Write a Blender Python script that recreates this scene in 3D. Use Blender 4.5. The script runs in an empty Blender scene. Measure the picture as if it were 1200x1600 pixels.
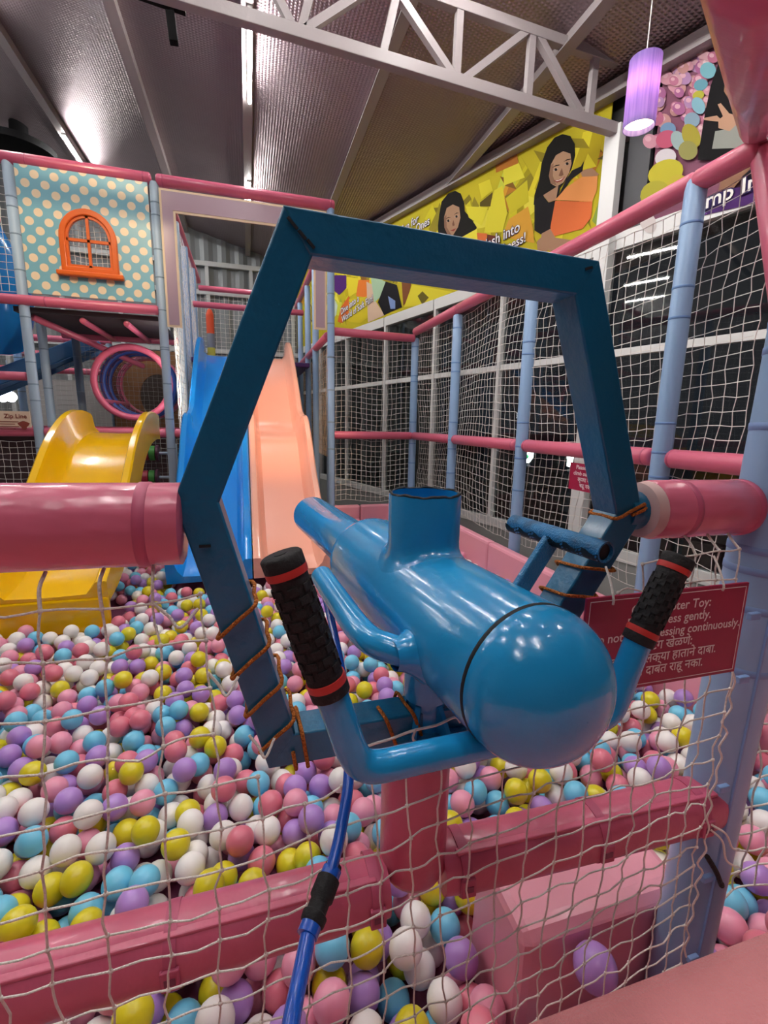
import bpy, bmesh, math, random
import numpy as np
from mathutils import Vector, Matrix
random.seed(7); rng = np.random.default_rng(7)
SC = bpy.context.scene
COL = SC.collection
PI = math.pi

# ------------------------------------------------------------------ camera
def _n(v): v = np.array(v, float); return v/np.linalg.norm(v)
F = 725.0                                   # focal length in pixels of the 1200x1600 frame
def _vec(px, py): return np.array([px-600.0, 800.0-py, -F])
_Y = _n(_vec(388, 658)); _U = _n(-_vec(530, 4650)); _U = _n(_U-_Y*_U.dot(_Y)); _X = np.cross(_Y, _U)
ROT = np.array([_X, _Y, _U]); EYE = np.array([0, 0, 1.6])
cd = bpy.data.cameras.new('camera'); cam = bpy.data.objects.new('camera', cd); COL.objects.link(cam)
cd.sensor_fit = 'HORIZONTAL'; cd.sensor_width = 36; cd.lens = F/1200*36; cd.clip_start = 0.02; cd.clip_end = 200
M4 = Matrix.Identity(4)
for i in range(3):
    for j in range(3): M4[i][j] = ROT[i][j]
    M4[i][3] = EYE[i]
cam.matrix_world = M4; SC.camera = cam
def ray(px, py): return ROT @ _vec(px, py)/F
def atY(px, py, y): r = ray(px, py); return EYE+r*(y/r[1])
def atX(px, py, x): r = ray(px, py); return EYE+r*(x/r[0])
def atZ(px, py, z): r = ray(px, py); return EYE+r*((z-1.6)/r[2])
def atD(px, py, d): return EYE+ray(px, py)*d

# ------------------------------------------------------------------ world, exposure
w = bpy.data.worlds.new('night'); SC.world = w; w.use_nodes = True
w.node_tree.nodes['Background'].inputs[0].default_value = (0.55, 0.62, 0.8, 1)
w.node_tree.nodes['Background'].inputs[1].default_value = 0.006
vs = SC.view_settings; vs.view_transform = 'Standard'; vs.look = 'None'; vs.gamma = 1; vs.use_curve_mapping = False
vs.exposure = 1.75
SC.cycles.max_bounces = 6; SC.cycles.diffuse_bounces = 4; SC.cycles.glossy_bounces = 3
SC.cycles.transmission_bounces = 4; SC.cycles.sample_clamp_indirect = 4.0
SC.cycles.use_denoising = True
TUBE_L = 44.0                               # radiance of the ceiling tubes
def spot(name, loc, target, power, col, size=1.0, rad=0.06, blend=0.6):
    l = bpy.data.lights.new(name, 'SPOT'); l.energy = power; l.color = col; l.spot_size = size; l.spot_blend = blend; l.shadow_soft_size = rad
    o = bpy.data.objects.new(name, l); COL.objects.link(o); o.location = loc
    o.rotation_euler = (Vector(target)-Vector(loc)).to_track_quat('-Z', 'Y').to_euler(); return o
# warm track spots on the trusses over the play area, out of the frame
spot('track_spot_light', (0.4, 1.2, 4.6), (0.3, 5.0, 1.7), 130, (1.0, 0.62, 0.34), 0.42)
spot('track_spot_light', (-1.2, 2.2, 4.7), (-1.35, 5.3, 3.2), 60, (1.0, 0.78, 0.5), 0.5)

# ------------------------------------------------------------------ helpers
def lin(h):
    h = h.lstrip('#'); c = [int(h[i:i+2], 16)/255 for i in (0, 2, 4)]
    return tuple((x/12.92 if x <= .04045 else ((x+.055)/1.055)**2.4) for x in c)+(1,)
def setin(n, k, v):
    if k in n.inputs: n.inputs[k].default_value = v
MATS = {}
def mat(name, col, rough=.5, metal=0., bump=None, var=None, coat=0., emit=0., spec=None, sheen=0.):
    """col hex; bump=(scale,strength[,stretch vec]); var=(scale, amount, hex2) colour wear"""
    if name in MATS: return MATS[name]
    m = bpy.data.materials.new(name); m.use_nodes = True; nt = m.node_tree; b = nt.nodes['Principled BSDF']
    c = lin(col); b.inputs['Base Color'].default_value = c; b.inputs['Roughness'].default_value = rough; b.inputs['Metallic'].default_value = metal
    setin(b, 'Coat Weight', coat); setin(b, 'Coat Roughness', .08)
    if spec is not None: setin(b, 'Specular IOR Level', spec)
    if emit: setin(b, 'Emission Color', c); setin(b, 'Emission Strength', emit)
    if sheen: setin(b, 'Sheen Weight', sheen)
    if bump or var:
        tc = nt.nodes.new('ShaderNodeTexCoord')
    if var:
        n = nt.nodes.new('ShaderNodeTexNoise'); n.inputs['Scale'].default_value = var[0]; n.inputs['Detail'].default_value = 4
        nt.links.new(tc.outputs['Object'], n.inputs['Vector'])
        r = nt.nodes.new('ShaderNodeMapRange'); r.inputs[1].default_value = .45; r.inputs[2].default_value = .75
        r.inputs[3].default_value = 0; r.inputs[4].default_value = var[1]
        nt.links.new(n.outputs['Fac'], r.inputs[0])
        mx = nt.nodes.new('ShaderNodeMix'); mx.data_type = 'RGBA'; mx.inputs[6].default_value = c; mx.inputs[7].default_value = lin(var[2])
        nt.links.new(r.outputs[0], mx.inputs[0]); nt.links.new(mx.outputs[2], b.inputs['Base Color'])
    if bump:
        n = nt.nodes.new('ShaderNodeTexNoise'); n.inputs['Scale'].default_value = bump[0]; n.inputs['Detail'].default_value = 3
        src = tc.outputs['Object']
        if len(bump) > 2:
            mp = nt.nodes.new('ShaderNodeMapping'); mp.inputs['Scale'].default_value = bump[2]
            nt.links.new(src, mp.inputs[0]); src = mp.outputs[0]
        nt.links.new(src, n.inputs['Vector'])
        bp = nt.nodes.new('ShaderNodeBump'); bp.inputs['Strength'].default_value = bump[1]; bp.inputs['Distance'].default_value = .01
        nt.links.new(n.outputs['Fac'], bp.inputs['Height']); nt.links.new(bp.outputs[0], b.inputs['Normal'])
    MATS[name] = m; return m

def tag(o, label=None, cat=None, group=None, kind=None):
    if label: o['label'] = label
    if cat: o['category'] = cat
    if group: o['group'] = group
    if kind: o['kind'] = kind
    return o
def thing(name, loc, label, cat, group=None):
    o = bpy.data.objects.new(name, None); COL.objects.link(o); o.location = Vector(loc); o.empty_display_size = .05
    return tag(o, label, cat, group)
def worldloc(o):
    v = Vector((0, 0, 0))
    while o is not None: v = v+o.location; o = o.parent
    return v

class MB:
    """collects shapes in world coordinates; build() links them as ONE mesh object"""
    def __init__(s): s.v = []; s.f = []; s.mi = []
    def add(s, vs, fs, m=0):
        k = len(s.v); s.v.extend([tuple(map(float, p)) for p in vs]); s.f.extend([tuple(i+k for i in f) for f in fs]); s.mi.extend([m]*len(fs)); return s
    def box(s, lo, hi, m=0):
        x0, y0, z0 = lo; x1, y1, z1 = hi
        return s.add([(x0,y0,z0),(x1,y0,z0),(x1,y1,z0),(x0,y1,z0),(x0,y0,z1),(x1,y0,z1),(x1,y1,z1),(x0,y1,z1)],
              [(0,3,2,1),(4,5,6,7),(0,1,5,4),(1,2,6,5),(2,3,7,6),(3,0,4,7)], m)
    def obox(s, c, ax, ay, az, m=0):
        c = np.array(c, float); ax, ay, az = (np.array(a, float) for a in (ax, ay, az)); vs = []
        for k in (-1, 1):
            for (i, j) in ((-1,-1),(1,-1),(1,1),(-1,1)): vs.append(c+ax*i+ay*j+az*k)
        return s.add(vs, [(0,3,2,1),(4,5,6,7),(0,1,5,4),(1,2,6,5),(2,3,7,6),(3,0,4,7)], m)
    def bar(s, p0, p1, w, h, up=(0,0,1), m=0):
        p0 = np.array(p0, float); p1 = np.array(p1, float); d = _n(p1-p0); u = np.array(up, float)
        sd = _n(np.cross(d, u)); u = np.cross(sd, d)
        return s.obox((p0+p1)/2, (p1-p0)/2, sd*w/2, u*h/2, m)
    def tube(s, pts, r, n=12, caps=True, m=0, closed=False):
        P = np.array(pts, float); N = len(P); R = np.full(N, r) if np.isscalar(r) else np.array(r, float)
        T = np.zeros_like(P)
        T[1:-1] = P[2:]-P[:-2]; T[0] = P[1]-P[0]; T[-1] = P[-1]-P[-2]
        if closed: T[0] = P[1]-P[-1]; T[-1] = P[0]-P[-2]
        T /= np.maximum(np.linalg.norm(T, axis=1), 1e-9)[:, None]
        u = np.cross(T[0], (0, 0, 1)) if abs(T[0][2]) < .9 else np.cross(T[0], (1, 0, 0)); u = _n(u)
        a = np.arange(n)*2*PI/n; ca, sa = np.cos(a), np.sin(a); k = len(s.v)
        for i in range(N):
            u = u-T[i]*u.dot(T[i]); u /= max(np.linalg.norm(u), 1e-9); vv = np.cross(T[i], u)
            ring = P[i]+R[i]*(ca[:, None]*u+sa[:, None]*vv)
            s.v.extend(map(tuple, ring.tolist()))
        M = N if closed else N-1
        for i in range(M):
            a0 = k+i*n; b0 = k+((i+1) % N)*n
            for j in range(n):
                j2 = (j+1) % n; s.f.append((a0+j, a0+j2, b0+j2, b0+j)); s.mi.append(m)
        if caps and not closed:
            s.f.append(tuple(k+j for j in range(n))[::-1]); s.mi.append(m)
            s.f.append(tuple(k+(N-1)*n+j for j in range(n))); s.mi.append(m)
        return s
    def lathe(s, p0, d, prof, n=32, m=0, cap0=True, cap1=True):
        """prof = [(t, r)...] along direction d from p0"""
        p0 = np.array(p0, float); d = _n(d); u = np.cross(d, (0, 0, 1)) if abs(d[2]) < .9 else np.cross(d, (1, 0, 0)); u = _n(u); vv = np.cross(d, u)
        k = len(s.v); a = np.arange(n)*2*PI/n
        for (t, r) in prof:
            ring = p0+d*t+r*(np.cos(a)[:, None]*u+np.sin(a)[:, None]*vv); s.v.extend(map(tuple, ring.tolist()))
        for i in range(len(prof)-1):
            for j in range(n):
                j2 = (j+1) % n; s.f.append((k+i*n+j, k+i*n+j2, k+(i+1)*n+j2, k+(i+1)*n+j)); s.mi.append(m)
        if cap0: s.f.append(tuple(k+j for j in range(n))[::-1]); s.mi.append(m)
        if cap1: s.f.append(tuple(k+(len(prof)-1)*n+j for j in range(n))); s.mi.append(m)
        return s
    def prism(s, poly, off, m=0):
        """planar polygon (3-D points) extruded by vector off"""
        P = np.array(poly, float); off = np.array(off, float); n = len(P)
        return s.add(list(P)+list(P+off), [tuple(range(n))[::-1], tuple(range(n, 2*n))]+[(i, (i+1) % n, n+(i+1) % n, n+i) for i in range(n)], m)
    def ball(s, c, r, sub=2, m=0, scale=(1,1,1)):
        V, Fc = ico(sub); return s.add(np.array(c)+V*r*np.array(scale), Fc.tolist(), m)
    def build(s, name, mats, parent=None, ang=40, bevel=0, sub=0, fixn=True):
        me = bpy.data.meshes.new(name); v = np.array(s.v, float)
        if parent is not None: base = np.array(worldloc(parent))
        else:
            lo, hi = v.min(0), v.max(0); base = np.array([(lo[0]+hi[0])/2, (lo[1]+hi[1])/2, lo[2]])
        me.from_pydata((v-base).tolist(), [], s.f)
        if not isinstance(mats, (list, tuple)): mats = [mats]
        for mm in mats: me.materials.append(mm)
        if len(mats) > 1: me.polygons.foreach_set('material_index', s.mi)
        if fixn:
            bm = bmesh.new(); bm.from_mesh(me); bmesh.ops.recalc_face_normals(bm, faces=bm.faces); bm.to_mesh(me); bm.free()
        if ang:
            me.polygons.foreach_set('use_smooth', [True]*len(me.polygons)); me.set_sharp_from_angle(angle=math.radians(ang))
        me.update()
        o = bpy.data.objects.new(name, me); COL.objects.link(o)
        if parent is not None: o.parent = parent
        else: o.location = Vector(base)
        if bevel:
            b = o.modifiers.new('bevel', 'BEVEL'); b.width = bevel; b.segments = 2; b.limit_method = 'ANGLE'; b.angle_limit = math.radians(45)
        return o
_ico = {}
def ico(sub):
    if sub not in _ico:
        bm = bmesh.new(); bmesh.ops.create_icosphere(bm, subdivisions=sub, radius=1)
        V = np.array([v.co[:] for v in bm.verts]); bm.verts.index_update()
        Fc = np.array([[v.index for v in f.verts] for f in bm.faces]); bm.free(); _ico[sub] = (V, Fc)
    return _ico[sub]
def struct(o, label=None): return tag(o, label, None, None, 'structure')
def smooth_path(pts, n=8):
    """Catmull-Rom through points"""
    P = np.array(pts, float); P = np.vstack([2*P[0]-P[1], P, 2*P[-1]-P[-2]]); out = []
    for i in range(1, len(P)-2):
        for t in np.linspace(0, 1, n, endpoint=False):
            p0, p1, p2, p3 = P[i-1:i+3]
            out.append(.5*((2*p1)+(-p0+p2)*t+(2*p0-5*p1+4*p2-p3)*t*t+(-p0+3*p1-3*p2+p3)*t**3))
    out.append(P[-2]); return np.array(out)
_dg = None
def text_shape(body, bold=0.0):
    """flat triangles of a line of lettering at size 1 (x right, y up), left aligned"""
    cu = bpy.data.curves.new('lettering', 'FONT'); cu.body = body; cu.size = 1; cu.resolution_u = 3; cu.offset = bold
    ob = bpy.data.objects.new('lettering', cu); COL.objects.link(ob)
    dg = bpy.context.evaluated_depsgraph_get(); dg.update()
    me = bpy.data.meshes.new_from_object(ob.evaluated_get(dg))
    v = np.array([p.co[:2] for p in me.vertices]).reshape(-1, 2); f = [tuple(p.vertices) for p in me.polygons]
    bpy.data.objects.remove(ob); bpy.data.curves.remove(cu); bpy.data.meshes.remove(me); return v, f
def lettering(mb, body, origin, right, up, size=None, width=None, align='c', bold=.012, m=0):
    v, f = text_shape(body, bold)
    if not len(v): return
    x0, x1 = v[:, 0].min(), v[:, 0].max(); k = size if size else width/(x1-x0)
    if size and width and (x1-x0)*k > width: k = width/(x1-x0)
    xs = (v[:, 0]-{'c': (x0+x1)/2, 'l': x0, 'r': x1}[align])*k; ys = v[:, 1]*k
    mb.add(np.array(origin)+xs[:, None]*np.array(right)+ys[:, None]*np.array(up), f, m)

# ------------------------------------------------------------------ materials
PINK   = mat('pink_vinyl', '#d0627f', .28, bump=(14, .25), var=(5, .5, '#c45a78'), coat=.15)
PINKF  = mat('pink_foam_sleeve', '#d66883', .34, bump=(30, .12), coat=.1)
PINKN  = mat('pink_near_vinyl', '#d76d87', .25, bump=(15, 1.0, (.5, 1, 1)), coat=.25)
PINKB  = mat('pink_beam_vinyl', '#cd5f7c', .3, bump=(22, .35), coat=.15)
LPINK  = mat('pale_pink_vinyl', '#f0a3b4', .35, bump=(25, .06), coat=.05)
CARPET = mat('salmon_carpet', '#f09c9e', .95, bump=(260, .5), sheen=.3)
BLUEP  = mat('pale_blue_foam_sleeve', '#93b6dc', .36, bump=(30, .12), coat=.1)
GREYP  = mat('grey_blue_foam_sleeve', '#a9c0d2', .4, bump=(26, .15))
FRAMEB = mat('dark_blue_paint', '#0f688f', .34, bump=(60, .18), var=(4, .35, '#0d5d80'), coat=.15)
CANB   = mat('blue_gloss_paint', '#2196d2', .2, bump=(70, .06), var=(6, .3, '#1a88c0'), coat=.35)
CANS   = mat('blue_rough_weld_paint', '#1679aa', .3, bump=(420, .45), coat=.3)
BLACK  = mat('black_rubber', '#161416', .75, bump=(120, .3))
RED    = mat('red_rubber', '#c8322c', .5)
DARK   = mat('dark_gap', '#0b0d10', .7)
CORD   = mat('white_net_cord', '#efe8df', .85, bump=(400, .4))
CORDF  = mat('white_thin_cord', '#f2efe8', .85)
ROPE   = mat('orange_rope', '#c46c1c', .8, bump=(300, .9))
HOSE   = mat('blue_air_hose', '#1450b4', .25, coat=.3)
YEL    = mat('yellow_slide_plastic', '#efbd00', .2, bump=(40, .03), coat=.35)
SBLUE  = mat('blue_slide_plastic', '#1a8fe6', .2, bump=(40, .03), coat=.35)
PEACH  = mat('peach_slide_plastic', '#f8b79f', .2, bump=(40, .03), coat=.35)
WHITE  = mat('white_frame_paint', '#e3e5e2', .45)
STEEL  = mat('grey_truss_paint', '#9c9494', .45, bump=(40, .1))
TUBEM  = mat('lit_tube', '#fbf8f5', .5, emit=TUBE_L)
SIGNM  = mat('magenta_sign_print', '#9c0a3e', .4)
WPRINT = mat('white_sign_print', '#f0e6e4', .5)
BLACKM = mat('black_metal', '#060607', .7, spec=.1)
WOOD   = mat('brown_board', '#8f6842', .7, bump=(12, .2), var=(6, .5, '#74512f'))
ORANGE = mat('orange_plastic', '#e0661c', .3, bump=(30, .05), coat=.2)
CREAM  = mat('cream_print', '#f0d8b4', .5)
NAVY   = mat('navy_padding', '#2a4a98', .4)
PURPLE = mat('purple_vinyl', '#5a2f78', .4)
GREYV  = mat('grey_floor_paint', '#8d8d8b', .5, var=(3, .5, '#7c7b79'), bump=(8, .05))

# ------------------------------------------------------------------ room shell
def ceil_z(x): return 5.15-.26*x
DH = _n([ray(163, 646)[0], ray(163, 646)[1], 0]); WN = np.array([DH[1], -DH[0], 0]); WOFF = 3.8794
def W(u, z, off=0.0): return WN*(WOFF+off)+DH*u+np.array([0, 0, z])   # off<0 is into the room
def atW(px, py, off=0.0):
    r = ray(px, py); t = (WOFF+off-WN.dot(EYE))/WN.dot(r); return EYE+r*t
def uz(px, py): p = atW(px, py); return DH.dot(p), p[2]

struct(MB().box((-9, -7, -.1), (9, 13, 0)).build('floor', GREYV, ang=0), 'grey painted hall floor')
def foil_mat():
    m = bpy.data.materials.new('foil_insulation'); m.use_nodes = True; nt = m.node_tree; b = nt.nodes['Principled BSDF']
    b.inputs['Metallic'].default_value = .85; b.inputs['Roughness'].default_value = .33; b.inputs['Base Color'].default_value = lin('#a8979b')
    tc = nt.nodes.new('ShaderNodeTexCoord'); hs = []
    for rot, sc in (((0, 0, 0), 20.0), ((0, 0, PI/2), 20.0)):
        mp = nt.nodes.new('ShaderNodeMapping'); mp.inputs['Rotation'].default_value = rot
        nt.links.new(tc.outputs['Object'], mp.inputs[0])
        wv = nt.nodes.new('ShaderNodeTexWave'); wv.inputs['Scale'].default_value = sc/2; wv.inputs['Distortion'].default_value = .35
        wv.inputs['Detail'].default_value = 1; nt.links.new(mp.outputs[0], wv.inputs['Vector']); hs.append(wv.outputs['Fac'])
    mul = nt.nodes.new('ShaderNodeMath'); mul.operation = 'MULTIPLY'; nt.links.new(hs[0], mul.inputs[0]); nt.links.new(hs[1], mul.inputs[1])
    nz = nt.nodes.new('ShaderNodeTexNoise'); nz.inputs['Scale'].default_value = 1.6; nz.inputs['Detail'].default_value = 4; nt.links.new(tc.outputs['Object'], nz.inputs['Vector'])
    ad = nt.nodes.new('ShaderNodeMath'); ad.operation = 'MULTIPLY_ADD'; ad.inputs[1].default_value = 7.; nt.links.new(nz.outputs['Fac'], ad.inputs[0]); nt.links.new(mul.outputs[0], ad.inputs[2])
    bp = nt.nodes.new('ShaderNodeBump'); bp.inputs['Strength'].default_value = .45; bp.inputs['Distance'].default_value = .012
    nt.links.new(ad.outputs[0], bp.inputs['Height']); nt.links.new(bp.outputs[0], b.inputs['Normal'])
    return m
FOIL = foil_mat()
c = MB(); xs = (-9, 5.2)
c.add([(-9, -7, ceil_z(-9)), (5.2, -7, ceil_z(5.2)), (5.2, 13, ceil_z(5.2)), (-9, 13, ceil_z(-9)),
       (-9, -7, ceil_z(-9)+.06), (5.2, -7, ceil_z(5.2)+.06), (5.2, 13, ceil_z(5.2)+.06), (-9, 13, ceil_z(-9)+.06)],
      [(0,1,2,3),(7,6,5,4),(0,4,5,1),(1,5,6,2),(2,6,7,3),(3,7,4,0)])
struct(c.build('ceiling', FOIL, ang=0), 'sloping silver foil insulation roof lining')
for i, (x, nx) in enumerate(((-2.45, 0), (-1.07, 1), (.13, 2), (1.3, 3), (2.44, 4), (-3.7, 5))):
    p = MB().bar((x, -6, ceil_z(x)-.05), (x, 10.98, ceil_z(x)-.05), .06, .1); p.bar((x-.02, -6, ceil_z(x)-.105), (x-.02, 10.98, ceil_z(x)-.105), .1, .012)
    struct(p.build('trim_%d' % (i+1), STEEL, ang=0), 'grey steel roof purlin')
# corrugated back wall with its white rails
def corr_mat():
    return mat('grey_corrugated_sheet', '#7f8486', .5, .3, bump=(20, .05))
bw = MB(); X0, X1 = -9.0, 4.6; n = 160
pr = []
for i in range(n+1):
    x = X0+(X1-X0)*i/n; ph = i % 4; pr.append((x, 11.0-(.035 if ph in (1, 2) else 0)))
vs_, fs_ = [], []
for i, (x, y) in enumerate(pr): vs_ += [(x, y, 0), (x, y, ceil_z(x))]
for i in range(n): fs_.append((2*i, 2*i+2, 2*i+3, 2*i+1))
bw.add(vs_, fs_); struct(bw.build('wall_back', corr_mat(), ang=0), 'grey corrugated sheet wall behind the slides')
wf = MB()
for z in (3.0, 4.15, 4.7): wf.box((-8.9, 10.86, z), (2.2, 10.94, z+.09))
for x in (-4.4, -3.4, -2.4, -1.55, -.75, .12, .98): wf.box((x, 10.87, 0), (x+.07, 10.93, 4.75))
struct(wf.build('trim_8', mat('grey_white_rail', '#c2c6c6', .5), ang=0), 'pale steel rails on the corrugated wall')
struct(MB().box((-9.1, -7, 0), (-9, 13, 7.6)).build('wall_left', mat('dim_wall', '#8a8684', .7), ang=0))
struct(MB().box((-9, -7.1, 0), (5.4, -7, 7.6)).build('wall_front', mat('dim_wall', '#8a8684', .7), ang=0))
# glazed right wall: knee wall, frame and panes
def wbox(mb, u0, u1, z0, z1, o0, o1, m=0):
    P = [W(u0, z0, o0), W(u1, z0, o0), W(u1, z0, o1), W(u0, z0, o1), W(u0, z1, o0), W(u1, z1, o0), W(u1, z1, o1), W(u0, z1, o1)]
    return mb.add(P, [(0,3,2,1),(4,5,6,7),(0,1,5,4),(1,2,6,5),(2,3,7,6),(3,0,4,7)], m)
mu = [10.3, 9.1, 7.87, 6.5, 5.22, 4.0, 2.75, 1.45, .2, -1.1, -2.4, -3.7, -5.0, -6.3]
struct(wbox(MB(), -7, 11.2, 0, .44, -.05, .1).build('wall_right', mat('grey_wall', '#9a9c98', .6), ang=0), 'grey knee wall under the glazing')
ub = MB(); wbox(ub, -7, 11.2, 3.2, 4.9, .02, .1); struct(ub.build('wall_upper', mat('dark_wall', '#2c2c2b', .6), ang=0), 'dark wall band above the glazing')
GLASS = bpy.data.materials.new('window_glass'); GLASS.use_nodes = True
g = GLASS.node_tree.nodes['Principled BSDF']; g.inputs['Base Color'].default_value = (.75, .8, .8, 1); g.inputs['Roughness'].default_value = .02
setin(g, 'Transmission Weight', 1.0); g.inputs['IOR'].default_value = 1.45
for i in range(len(mu)-1):
    a, b = mu[i+1], mu[i]
    fr = MB()
    wbox(fr, a-.022, a+.022, .44, 3.2, -.06, .02)
    wbox(fr, a+.03, b-.03, .44, .54, -.06, .02); wbox(fr, a+.03, b-.03, 2.205, 2.265, -.05, .02); wbox(fr, a+.03, b-.03, 3.07, 3.2, -.07, .02)
    o = struct(fr.build('window_%d' % (i+1), WHITE, ang=0), None)
    pn = MB(); wbox(pn, a+.03, b-.03, .54, 2.2, -.018, -.012); pn.build('pane', GLASS, o, ang=0)
    pn = MB(); wbox(pn, a+.03, b-.03, 2.28, 3.07, -.018, -.012); pn.build('pane', GLASS, o, ang=0)
# white column beside the balloon poster, steel eave beam
cl = MB(); wbox(cl, 2.69, 2.83, .3, 4.0, -.15, -.07); struct(cl.build('trim_9', WHITE, bevel=.004, ang=0), 'white steel column between the two posters')
cl = MB(); wbox(cl, 2.47, 2.66, 3.2, 4.3, -.06, -.02); struct(cl.build('trim_10', mat('charcoal_frame', '#35363a', .5), ang=0), 'charcoal strip beside the white column')
ev = MB(); a, b = W(10.9, ceil_z(W(10.9, 0)[0])-.06, -.1), W(-6, ceil_z(W(-6, 0)[0])-.06, -.1); ev.bar(a, b, .1, .1)
struct(ev.build('trim_11', STEEL, ang=0), 'steel eave beam along the glazed wall')

# roof truss
TY = 3.6
def tr(px, py): return atY(px, py, TY)
k = thing('roof_truss', (0, TY, 4.0), 'grey steel lattice truss crossing under the foil roof', 'truss')
lo0, lo1 = tr(440, 45), tr(1000, 215); lo0 = lo1+(lo0-lo1)*2.2
up0, up1 = tr(690, 0), tr(930, 85); up0, up1 = up1+(up0-up1)*3.2, up1+(up1-up0)*.3
MB().bar(lo0, lo1, .07, .08).build('bottom_chord', STEEL, k, ang=0, bevel=.004)
MB().bar(up0, up1, .06, .07).build('top_chord', STEEL, k, ang=0, bevel=.004)
def onl(a, b, px):      # point of chord at an image column
    best = min(np.linspace(0, 1, 400), key=lambda t: abs(proj(a+(b-a)*t)[0]-px)); return a+(b-a)*best
def proj(P):
    c_ = ROT.T @ (np.array(P)-EYE); return 600+F*c_[0]/-c_[2], 800-F*c_[1]/-c_[2]
for a, b in ((597, 622), (712, 718), (824, 832), (919, 930), (470, 500)):
    MB().bar(onl(lo0, lo1, a), onl(up0, up1, b), .05, .05, (0, 1, 0)).build('strut', STEEL, k, ang=0)
for a, b in ((712, 608), (718, 826), (912, 838), (468, 600), (460, 380)):
    MB().bar(onl(lo0, lo1, a), onl(up0, up1, b), .05, .05, (0, 1, 0)).build('diagonal', STEEL, k, ang=0)
# the black track lamp hanging near the truss
p = atY(262, 12, 3.9)
k = thing('track_lamp', p, 'black track spotlight hanging below the foil roof near the truss', 'lamp')
MB().bar(atY(205, -14, 3.9), atY(290, 16, 3.9), .05, .04).build('track', BLACKM, k, ang=0)
MB().bar(atY(266, 20, 3.9), atY(272, 68, 3.9), .055, .055, (0, 1, 0)).build('lamp_head', BLACKM, k, ang=0, bevel=.004)
MB().bar(atY(268, 10, 3.9), atY(268, 24, 3.9), .02, .02, (0, 1, 0)).build('stem', BLACKM, k, ang=0)
# LED tubes on the purlins
def tube_light(x, y0, y1, label):
    z = ceil_z(x)-.13
    k = thing('tube_light', (x, (y0+y1)/2, z-.03), label, 'light', 'ceiling tubes')
    MB().box((x-.022, y0, z-.005), (x+.022, y1, z+.018)).build('batten', WHITE, k, ang=0)
    MB().tube([(x, y0+.01, z-.022), (x, y1-.01, z-.022)], .016, 12).build('lit_tube', TUBEM, k)
tube_light(.13, 4.73, 5.93, 'lit white tube under the central purlin, nearest to the truss')
tube_light(.13, 7.72, 9.0, 'lit white tube under the central purlin, just above the pink gate beam')
tube_light(-2.45, 8.7, 9.95, 'lit white tube at far left above the dotted panel')
for (x, y, lb) in ((.13, 1.6, 'roof tube on the central purlin, overhead in front of the camera'), (.13, -1.2, 'roof tube on the central purlin, behind the camera'), (-2.45, 5.3, 'roof tube on the left purlin above the yellow slide'),
        (-2.45, 2.0, 'roof tube on the left purlin beside the pit'), (-2.45, -1.5, 'roof tube on the left purlin behind the camera'), (2.44, .6, 'roof tube on the purlin nearest the windows'), (-3.7, 7.0, 'roof tube on the outermost left purlin, back one'),
        (1.3, -.2, 'roof tube right overhead of the near post'), (-1.07, -.4, 'roof tube overhead left of the camera'), (-1.07, 2.6, 'roof tube above the left half of the ball pit'), (1.3, 2.2, 'roof tube above the right half of the ball pit'), (-3.7, 4.0, 'roof tube on the outermost left purlin, front one')):
    tube_light(x, y, y+1.2, 'lit '+lb)
for (x, y0, y1, z, nm) in ((-4.0, 4.95, 6.1, 5.25, 'first'), (-6.5, 5.8, 6.95, 5.36, 'second'), (-8.5, 6.4, 7.5, 5.41, 'third')):
    k = thing('hanging_tube_light', (x, (y0+y1)/2, z), 'lit tube hung in the left part of the hall, %s from the play area' % nm, 'light', 'hanging tubes')
    MB().box((x-.03, y0, z+.02), (x+.03, y1, z+.06)).build('batten', WHITE, k, ang=0); MB().tube([(x, y0+.01, z), (x, y1-.01, z)], .022, 12).build('lit_tube', TUBEM, k)
    for y in (y0+.1, y1-.1): MB().tube([(x, y, z+.05), (x, y, ceil_z(x)+.01)], .004, 6).build('wire', STEEL, k)
# black round ceiling vent
q = atY(30, 226, 9.3)+np.array([0, 0, -.12])
MBv = MB().lathe(q, (0.05, -.0, 1), [(0, .40), (.015, .48), (.11, .48), (.13, .12), (ceil_z(q[0])-q[2], .12)], 32)
tag(MBv.build('round_vent', BLACKM), 'black round ventilator under the roof at the far left', 'vent')

# ------------------------------------------------------------------ padded posts and rails
STRAPB = mat('blue_strap', '#6f97cc', .5); STRAPG = mat('grey_strap', '#7f95a8', .5); STRAPP = mat('pink_strap', '#bf5575', .5)
def pipe(name, p0, p1, r, m, label, cat, group=None, straps=(), sm=None, n=16, er=.35):
    p0 = np.array(p0, float); p1 = np.array(p1, float); lo = p0 if p0[2] <= p1[2] else p1
    k = thing(name, lo, label, cat, group); d = _n(p1-p0); L = np.linalg.norm(p1-p0); e = r*er
    MB().lathe(p0, d, [(0, r*.62), (e*.3, r*.88), (e, r), (L-e, r), (L-e*.3, r*.88), (L, r*.62)], n).build('sleeve', m, k, ang=60)
    for t in straps:
        MB().lathe(p0+d*(t*L if t <= 1 else t), d, [(0, r*.99), (.001, r*1.02), (.012, r*1.02), (.013, r*.99)], n, cap0=False, cap1=False).build('strap', sm or m, k, ang=60)
    return k
RP = .045
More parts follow.
